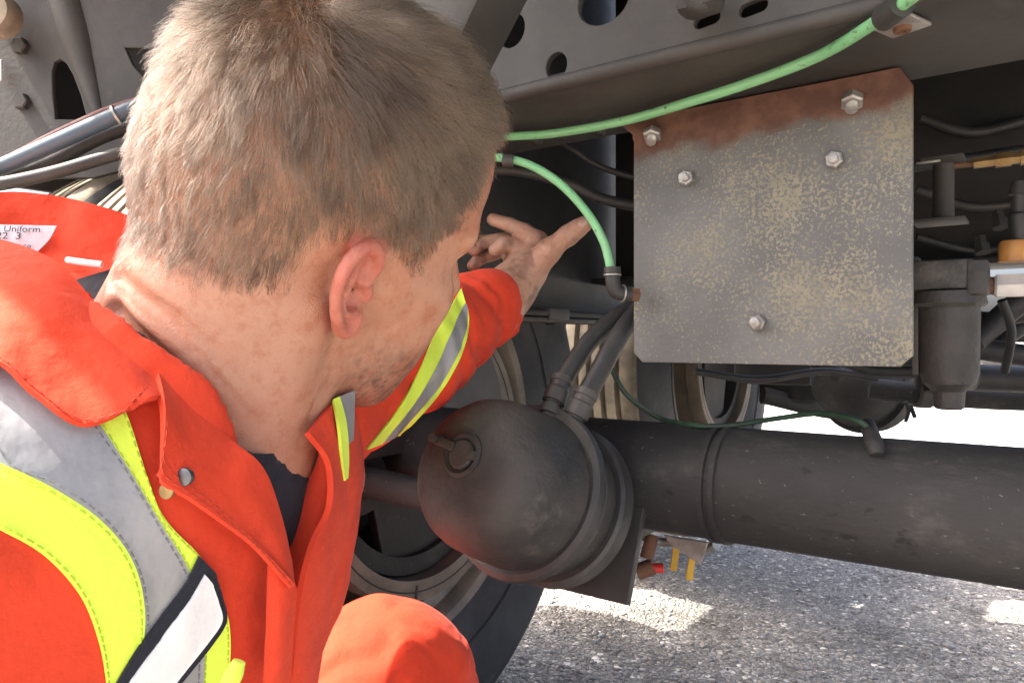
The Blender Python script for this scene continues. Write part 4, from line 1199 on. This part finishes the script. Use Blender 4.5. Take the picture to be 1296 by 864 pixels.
tri = np.concatenate([hf[:, [0, 1, 2]], hf[:, [0, 2, 3]]])
A, B_, C_ = hv[tri[:, 0]], hv[tri[:, 1]], hv[tri[:, 2]]
cr = np.cross(B_ - A, C_ - A); area = np.linalg.norm(cr, axis=1) / 2
tn_ = cr / (np.linalg.norm(cr, axis=1)[:, None] + 1e-12)
cen = (A + B_ + C_) / 3
ss = scalp(cen)
def sample(w, n):
    i = rng.choice(len(tri), n, p=w / w.sum()); a, b = rng.random(n), rng.random(n)
    f = a + b > 1; a[f], b[f] = 1 - a[f], 1 - b[f]
    return A[i] + (B_[i] - A[i]) * a[:, None] + (C_[i] - A[i]) * b[:, None], tn_[i], i
# smooth normals of the head ball for hair flow
NH = 76000
R_, N_, idx = sample(area * np.where(ss > 0, .14 + .86 * np.clip(ss * 1.5, 0, 1), 0), NH)
Lr = c2h(R_); sv = ss[idx]
whorl = h2c((-.050, .012, .115))
rad_ = R_ - whorl
fl = rad_ - N_ * (rad_ * N_).sum(1)[:, None]
fl /= np.linalg.norm(fl, axis=1)[:, None] + 1e-9
swirl = np.cross(N_, fl)
dist = np.linalg.norm(rad_, axis=1)
comb = fl + swirl * (.9 * np.exp(-(dist / .03) ** 2) + .18)[:, None]
side = sm01(.075 - Lr[:, 2], 0, .05)
comb = comb + (-HU * .9 + HF * .05)[None] * side[:, None]                                  # sides fall straight down
top = sm01(Lr[:, 2], .07, .11) * sm01(Lr[:, 0], -.03, .03)
comb = comb + (HF * .8)[None] * top[:, None]
comb += .42 * np.stack([vnoise(R_, 130, 20), vnoise(R_, 130, 21), vnoise(R_, 130, 22)], 1)
comb += .22 * np.stack([vnoise(R_, 45, 23), vnoise(R_, 45, 24), vnoise(R_, 45, 25)], 1)
comb -= N_ * (comb * N_).sum(1)[:, None]; comb /= np.linalg.norm(comb, axis=1)[:, None] + 1e-9
ln = (.0130 + .013 * sm01(Lr[:, 2], .03, .11) + .006 * sm01(Lr[:, 0], .04, .08)) * (.34 + .66 * np.clip(sv * 1.15, 0, 1)) * rng.uniform(.55, 1.25, NH) * (1 + .25 * vnoise(R_, 90, 41))
lift = .30 + .16 * sm01(Lr[:, 2], .04, .11) + .12 * np.exp(-(dist / .035) ** 2)
HAIRM = hair_mat('ash brown hair', (.128, .092, .062), (.012, .0085, .006))
shd = np.clip(.50 + .30 * vnoise(R_, 150, 50) + .22 * vnoise(R_, 55, 51) + rng.normal(0, .30, NH) - .12 * (1 - np.clip(sv * 1.5, 0, 1)), 0, 1)
ho = strands('hair', R_, N_, comb, ln, lift, 6, .00013, HAIRM, .80, 3400, .34, .36, shd)
# stubble on jaw and upper neck
lc = c2h(cen); lca = np.abs(lc[:, 1])
bw = area * sm01(-lc[:, 2], .022, .060) * sm01(lc[:, 0], -.005, .045) * sm01(lc[:, 2], -.15, -.10) * (ear_sdf(np.stack([lc[:, 0], lca, lc[:, 2]], 1))[0] > .004) * (.25 + .75 * sm01(lc[:, 0], .02, .07))
NS = 6500
R2, N2, i2 = sample(bw, NS)
dn = np.tile(-HU, (NS, 1)) + .3 * HF; dn -= N2 * (dn * N2).sum(1)[:, None]
strands('stubble', R2, N2, dn, rng.uniform(.0018, .0032, NS), np.full(NS, .50), 3, .000095, hair_mat('dark stubble', (.06, .045, .035), (.03, .022, .018)), 0, 0, .2)
# eyebrow on the visible side
eb = area * np.exp(-((lc[:, 2] - .037) / .005) ** 2) * sm01(lc[:, 0], .060, .072) * (lca > .008) * (lca < .05)
R3, N3, i3 = sample(eb, 900)
dn = np.tile(HRt, (900, 1)) * np.sign(c2h(R3)[:, 1])[:, None] - .6 * HF; dn -= N3 * (dn * N3).sum(1)[:, None]; dn /= np.linalg.norm(dn, axis=1)[:, None] + 1e-9
strands('eyebrow', R3, N3, dn, rng.uniform(.006, .010, 900), np.full(900, .35), 4, .00008, HAIRM, 0, 0, .2)

# ------------------------------------------------------------------ coverall
cv_, cf_ = surfnet(coverall_sdf, (-.66, .14, -.66), (.06, 1.0, .10), .0042)
cv_ = relax(cv_, cf_, 1, .3)
cov = link('coverall', mkmesh('coverall', W(cv_) - BASE, cf_), ORANGE, None)
cov.parent = PERSON
BV = BVHTree.FromPolygons([tuple(v) for v in cv_], [tuple(int(i) for i in f) for f in cf_])
uv_, uf_ = surfnet(undershirt_sdf, (-.50, .20, -.45), (.02, .76, .08), .0042)
us = link('undershirt', mkmesh('undershirt', W(uv_) - BASE, uf_), NAVY, None); us.parent = PERSON
def hit(u, v):
    d = Vector(((u - 648) / FPX, 1.0, (432 - v) / FPX)).normalized()
    p, nn, i, t = BV.ray_cast(Vector((0, 0, 0)), d)
    return (np.array(p), np.array(nn)) if p else None

def cov_part(name, VF, mat_, parent=None, sharp=50):
    """part given in camera metres, child of the coverall"""
    V_, F_ = VF
    return _fix(link(name, mkmesh(name, W(np.asarray(V_)) - BASE, F_), mat_, None, True, sharp), parent or cov)
def _fix(o, parent):
    o.parent = parent; return o

def thick(G, th, wob=0):
    """grid of points -> closed sheet of thickness th with rounded rim; normals face the camera"""
    n, m, _ = G.shape
    du = np.gradient(G, axis=0); dv = np.gradient(G, axis=1)
    N0 = np.cross(du, dv); N0 /= np.linalg.norm(N0, axis=2)[..., None] + 1e-12
    s = np.sign((N0 * -G).sum(2).mean()); N0 *= s
    a = G + N0 * th / 2; b = G - N0 * th / 2
    V_ = np.concatenate([a.reshape(-1, 3), b.reshape(-1, 3)]); F_ = []
    o = n * m
    for i in range(n - 1):
        for j in range(m - 1):
            q = (i * m + j, i * m + j + 1, (i + 1) * m + j + 1, (i + 1) * m + j)
            F_.append(q if s > 0 else q[::-1]); F_.append(tuple(k + o for k in (q[::-1] if s > 0 else q)))
    rim = [(0, j) for j in range(m)] + [(i, m - 1) for i in range(1, n)] + [(n - 1, j) for j in range(m - 2, -1, -1)] + [(i, 0) for i in range(n - 2, 0, -1)]
    R = [i * m + j for i, j in rim]
    for k in range(len(R)):
        x, y = R[k], R[(k + 1) % len(R)]
        F_.append((x, x + o, y + o, y) if s > 0 else (y, y + o, x + o, x))
    return V_, F_

def decal(name, left, right, mat_, n=60, m=12, off=.0014, parent=None, sew=None):
    """tape sewn onto the coverall: its outline in the picture is laid on the garment surface"""
    Lp = catmull(np.array(left, float), n); Rp = catmull(np.array(right, float), n)
    G = np.full((n, m, 3), np.nan)
    for i in range(n):
        for j in range(m):
            t = j / (m - 1); q = Lp[i] * (1 - t) + Rp[i] * t
            h = hit(*q)
            if h is not None: G[i, j] = h[0] + h[1] * off * (1 if h[1] @ h[0] < 0 else -1)
    bad = np.isnan(G[..., 0])
    if bad.any():
        ok = np.argwhere(~bad)
        for i, j in np.argwhere(bad):
            k = ok[np.argmin(((ok - (i, j)) ** 2).sum(1))]
            t = j / (m - 1); q = Lp[i] * (1 - t) + Rp[i] * t
            G[i, j] = cp(q[0], q[1], G[k[0], k[1], 1])
    D = G[..., 1].copy()
    for _ in range(2):
        Dp = np.pad(D, 1, mode='edge'); D = (Dp[:-2, 1:-1] + Dp[2:, 1:-1] + Dp[1:-1, :-2] + Dp[1:-1, 2:] + 2 * D) / 6
    D = np.minimum(D, G[..., 1] + .0004)
    G = G * (D / G[..., 1])[..., None]
    o_ = cov_part(name, thick(G, .0016), mat_, parent)
    if sew is not None:
        stitch(G, j=0, lift_=.0014, mat_=sew, frac=.07); stitch(G, j=0, lift_=.0014, mat_=sew, frac=.93)
    return o_

def sheet(name, ctrl, mat_, n=36, m=24, th=.0028, wr=.0, parent=None, seed=1):
    """free cloth flap from a net of (u, v, depth) control points"""
    C0 = np.array([[cp(*q) for q in row] for row in ctrl])
    R1 = np.stack([catmull(row, m) for row in C0])
    G = np.stack([catmull(R1[:, j], n) for j in range(m)], 1)
    if wr:
        f = G.reshape(-1, 3)
        w = (vnoise(f, 24, seed) * wr + vnoise(f, 60, seed + 1) * wr * .45).reshape(n, m)
        G = G * (1 + w / np.maximum(G[..., 1], .1))[..., None]
    return cov_part(name, thick(G, th), mat_, parent), G

def stitch(G, i=None, j=None, lift_=.0022, step=.0048, ln_=.0030, mat_=None, parent=None, frac=None):
    if frac is not None:
        k_ = frac * (G.shape[1] - 1); j0 = int(k_); L_ = G[:, j0] * (1 - k_ + j0) + G[:, j0 + 1] * (k_ - j0)
    else: L_ = (G[i] if i is not None else G[:, j])
    L_ = catmull(L_, 400); L_ = L_ * (1 - lift_ / L_[:, 1:2])
    s_ = np.concatenate([[0], np.cumsum(np.linalg.norm(np.diff(L_, axis=0), axis=1))])
    parts = []
    t = .002
    while t + ln_ < s_[-1]:
        a_ = np.array([np.interp(t, s_, L_[:, k]) for k in range(3)]); b_ = np.array([np.interp(t + ln_, s_, L_[:, k]) for k in range(3)])
        parts.append(tube([a_, b_], .00042, 2, 5)); t += step
    o_ = cov_part('stitching', join(*parts), mat_ or THREAD, parent); o_['kind'] = 'stuff'
YTH = mat('yellow thread', (.46, .62, .04), (.40, .55, .03), 40, .8)
STH = mat('grey thread', (.20, .20, .21), (.16, .16, .17), 40, .8)
# reflective tape over the shoulder and down the chest
Lft = [(-60, 640), (0, 671), (55, 702), (100, 752), (124, 812), (134, 870), (138, 930)]
YS = [(-60, 560), (0, 587), (65, 617), (125, 657), (165, 707), (180, 765), (178, 830), (170, 930)]
SY = [(60, 440), (100, 500), (127, 540), (165, 597), (200, 657), (240, 727), (256, 800), (252, 930)]
RYo = [(110, 440), (140, 490), (162, 532), (185, 602), (210, 662), (257, 712), (286, 777), (288, 850), (280, 930)]
ys2 = catmull(np.array(YS, float), 60); sy2 = catmull(np.array(SY, float), 60)
decal('reflective_tape', Lft, YS, YEL, off=.0014, sew=YTH)
decal('reflective_tape', [(-60, 470)] + YS[1:], [(0, 420)] + SY[1:], SILV, off=.0014, m=18, sew=STH)
decal('reflective_tape', SY, RYo, YEL, off=.0014, m=8, sew=YTH)
# name patch with dark border
nb_ = decal('name_patch', [(247, 700), (228, 738), (200, 775), (170, 815), (138, 868), (120, 900)], [(268, 722), (276, 750), (281, 780), (262, 812), (230, 852), (190, 900)], NAVY, 40, 14, .0038)
decal('patch_face', [(252, 722), (232, 755), (208, 788), (178, 826), (150, 868), (132, 900)], [(262, 734), (269, 756), (273, 779), (256, 806), (224, 846), (184, 900)], WHITEC, 40, 12, .0052, nb_)
# arm tape
decal('reflective_tape', [(583, 366), (572, 385), (550, 422), (527, 473), (500, 520), (462, 568)], [(589, 384), (580, 398), (566, 430), (545, 473), (522, 510), (482, 560)], YEL, 30, 8)
decal('reflective_tape', [(589, 384), (580, 398), (566, 430), (545, 473), (522, 510), (482, 560)], [(592, 392), (590, 408), (582, 438), (562, 478), (538, 508), (500, 551)], SILV, 30, 8)
decal('reflective_tape', [(592, 392), (590, 408), (582, 438), (562, 478), (538, 508), (500, 551)], [(593, 400), (592, 412), (585, 442), (566, 481), (543, 511), (506, 551)], YEL, 30, 4)

# collar: near half folded over, back half standing, both front edges turned out
_, COG = sheet('collar', [[(-70, 306, .395), (0, 306, .400), (75, 338, .392), (140, 415, .376), (208, 500, .360)],
                 [(-75, 350, .362), (-5, 352, .360), (60, 380, .357), (125, 445, .352), (200, 503, .352)],
                 [(-80, 410, .336), (-5, 410, .335), (45, 440, .334), (105, 490, .336), (190, 505, .346)],
                 [(-90, 450, .322), (-5, 458, .318), (45, 500, .319), (105, 538, .324), (168, 517, .340)]], ORANGE, 40, 40, .003, .0022)
cb, CG = sheet('collar_back', [[(-90, 262, .47), (0, 245, .505), (60, 248, .52), (110, 258, .525), (165, 275, .53), (215, 300, .54)],
                 [(-90, 300, .46), (0, 290, .492), (60, 292, .505), (110, 300, .51), (165, 315, .515), (215, 330, .525)],
                 [(-90, 345, .45), (0, 332, .48), (60, 334, .49), (110, 336, .495), (165, 345, .50), (215, 350, .51)],
                 [(-90, 400, .44), (0, 385, .465), (60, 372, .475), (110, 360, .48), (165, 358, .485), (215, 362, .49)]], ORANGE, 26, 40, .003, .0030, seed=5)
un, _ = sheet('undershirt_collar', [[(50, 372, .478), (110, 352, .482), (185, 330, .49)], [(80, 392, .458), (125, 392, .460), (185, 395, .47)], [(110, 420, .435), (145, 440, .430), (195, 470, .43)]], NAVY, 16, 16, .003, .001)
un.parent = PERSON
# label sewn inside the collar, with its print, and a loop
lb, LG = sheet('collar_label', [[(-40, 284, .481), (72, 286, .496)], [(-40, 300, .477), (62, 304, .492)], [(-40, 320, .474), (45, 321, .488)]], LABELM, 10, 12, .001, 0, cb)
def text(body, u, v, d, size, du, dv, parent, mat_, name='print'):
    cu = bpy.data.curves.new('t', 'FONT'); cu.body = body; cu.size = 1.0; cu.extrude = .004; cu.shear = .1
    o = bpy.data.objects.new('t', cu); COL.objects.link(o)
    me_ = bpy.data.meshes.new_from_object(o.evaluated_get(bpy.context.evaluated_depsgraph_get()))
    X = np.array([q.co[:] for q in me_.vertices]); F_ = [tuple(p.vertices) for p in me_.polygons]
    bpy.data.objects.remove(o); bpy.data.curves.remove(cu); bpy.data.meshes.remove(me_)
    ex = cp(u + 50, v + dv * 50, d(u + 50, v + dv * 50)) - cp(u, v, d(u, v)); ex = ex / np.linalg.norm(ex) * size
    ey = cp(u, v - 20, d(u, v - 20)) - cp(u, v, d(u, v)); ey = ey / np.linalg.norm(ey) * size
    ez = unit(np.cross(ex, ey)) * size * .5
    return cov_part(name, (cp(u, v, d(u, v)) + X[:, :1] * ex + X[:, 1:2] * ey + X[:, 2:] * ez, F_), mat_, parent)
LGd = LG.reshape(-1, 3); LGp = project(LGd)
def ld(u, v):
    k = np.argsort(((LGp - (u, v)) ** 2).sum(1))[:4]; w = 1 / (((LGp[k] - (u, v)) ** 2).sum(1) + 1)
    return float((LGd[k, 1] * w).sum() / w.sum()) - .0014
text('Uniform', 4, 293, ld, .0062, 0, .02, lb, INK)
text('e', -7, 293, ld, .0062, 0, .02, lb, INK)
text('22  3', -6, 302, ld, .0070, 0, .02, lb, INK)
text('59', 28, 316, ld, .0050, 0, .03, lb, INK)
cov_part('hanger_loop', tube([cp(85, 329, .484), cp(106, 332, .482), cp(129, 335, .483)], .0022, 8, 8), WHITEC, cb)
# near front edge turned out with its snap
fl_, FG = sheet('front_flap', [[(196, 468, .366), (240, 515, .368), (290, 558, .374), (330, 592, .378), (352, 650, .384), (366, 712, .392)],
                 [(204, 505, .350), (235, 545, .354), (275, 585, .360), (312, 618, .366), (340, 668, .374), (368, 728, .388)],
                 [(206, 540, .342), (228, 575, .345), (258, 606, .350), (295, 640, .358), (330, 685, .370), (369, 738, .386)],
                 [(202, 598, .336), (206, 612, .335), (240, 632, .342), (280, 660, .351), (326, 695, .366), (370, 742, .380)]], ORANGE, 30, 44, .0035, .0016, seed=8)
sq = cp(235, 603, .3415)
cov_part('snap', lathe([(-.001, 0), (-.001, .0040), (.0008, .0044), (.0018, .0040), (.0022, .0025), (.0022, 0)], sq, (-.2, -1, .05), 24), SNAPM)
cov_part('snap', lathe([(-.001, 0), (-.001, .0035), (.0012, .0036), (.0016, 0)], cp(212, 621, .3395), (-.2, -1, .05), 20), M['brass'])
# far lapel
_, LAG = sheet('far_lapel', [[(388, 548, .420), (408, 524, .442), (426, 505, .470), (442, 495, .500)],
                    [(414, 585, .426), (424, 570, .442), (434, 560, .462), (442, 552, .486)],
                    [(416, 640, .426), (422, 640, .436), (430, 635, .450), (438, 630, .474)],
                    [(394, 690, .414), (406, 690, .424), (419, 688, .442), (431, 684, .466)],
                    [(377, 760, .408), (390, 765, .420), (404, 765, .436), (416, 760, .458)],
                    [(366, 870, .422), (378, 875, .432), (388, 875, .446), (398, 870, .464)]], ORANGE, 50, 16, .0035, .0020, seed=12)
sheet('reflective_tape', [[(421, 506, .457), (429, 502, .462)], [(428, 540, .446), (437, 535, .456)], [(432, 580, .446), (440, 575, .458)], [(435, 608, .452), (439, 604, .460)]], YEL, 20, 4, .002)
sheet('reflective_tape', [[(429, 502, .462), (448, 494, .480)], [(437, 535, .456), (447, 530, .474)], [(440, 562, .460), (446, 556, .472)]], SILV, 20, 5, .002)
THREAD = mat('orange thread', (.50, .05, .02), (.42, .04, .015), 40, .8)
stitch(COG, i=-3); stitch(COG, j=-3); stitch(FG, i=-3); stitch(FG, i=-5); stitch(FG, j=2); stitch(LAG, j=2); stitch(LAG, j=5); stitch(CG, i=19)
# placket fold and zip edge
sheet('placket', [[(340, 700, .377), (358, 720, .382), (374, 742, .390)], [(338, 745, .378), (356, 752, .382), (373, 758, .392)], [(336, 805, .384), (354, 808, .388), (368, 808, .400)], [(332, 880, .396), (348, 880, .400), (364, 880, .412)]], ORANGE, 30, 12, .003, .0015, seed=15)
cov_part('pen_tab', tube([cp(288, 872, .345), cp(296, 852, .344), cp(303, 836, .345)], [.004, .0045, .003], 10, 10), YEL)

# boots
BOOT = mat('black leather boot', (.02, .018, .016), (.035, .03, .027), 20, .5)
for AN, fwd in ((AN_L, np.array([.9, -.3, 0])), (AN_R, np.array([-.75, -.1, 0]))):
    fwd = unit(fwd)
    def bsdf(P, AN=AN, fwd=fwd):
        t = AN + fwd * .16; t[2] = -.625
        h_ = AN - fwd * .03; h_[2] = -.615
        d = smin(cone(P, AN + np.array([0, 0, .03]), h_, .05, .045), cone(P, h_, t, .045, .036), .03)
        return smax(d, -.658 - P[:, 2], .004)
    bv, bf = surfnet(bsdf, AN - .3, AN + .3, .006)
    b_ = link('boot', mkmesh('boot', W(bv) - BASE, bf), BOOT, None); b_.parent = PERSON
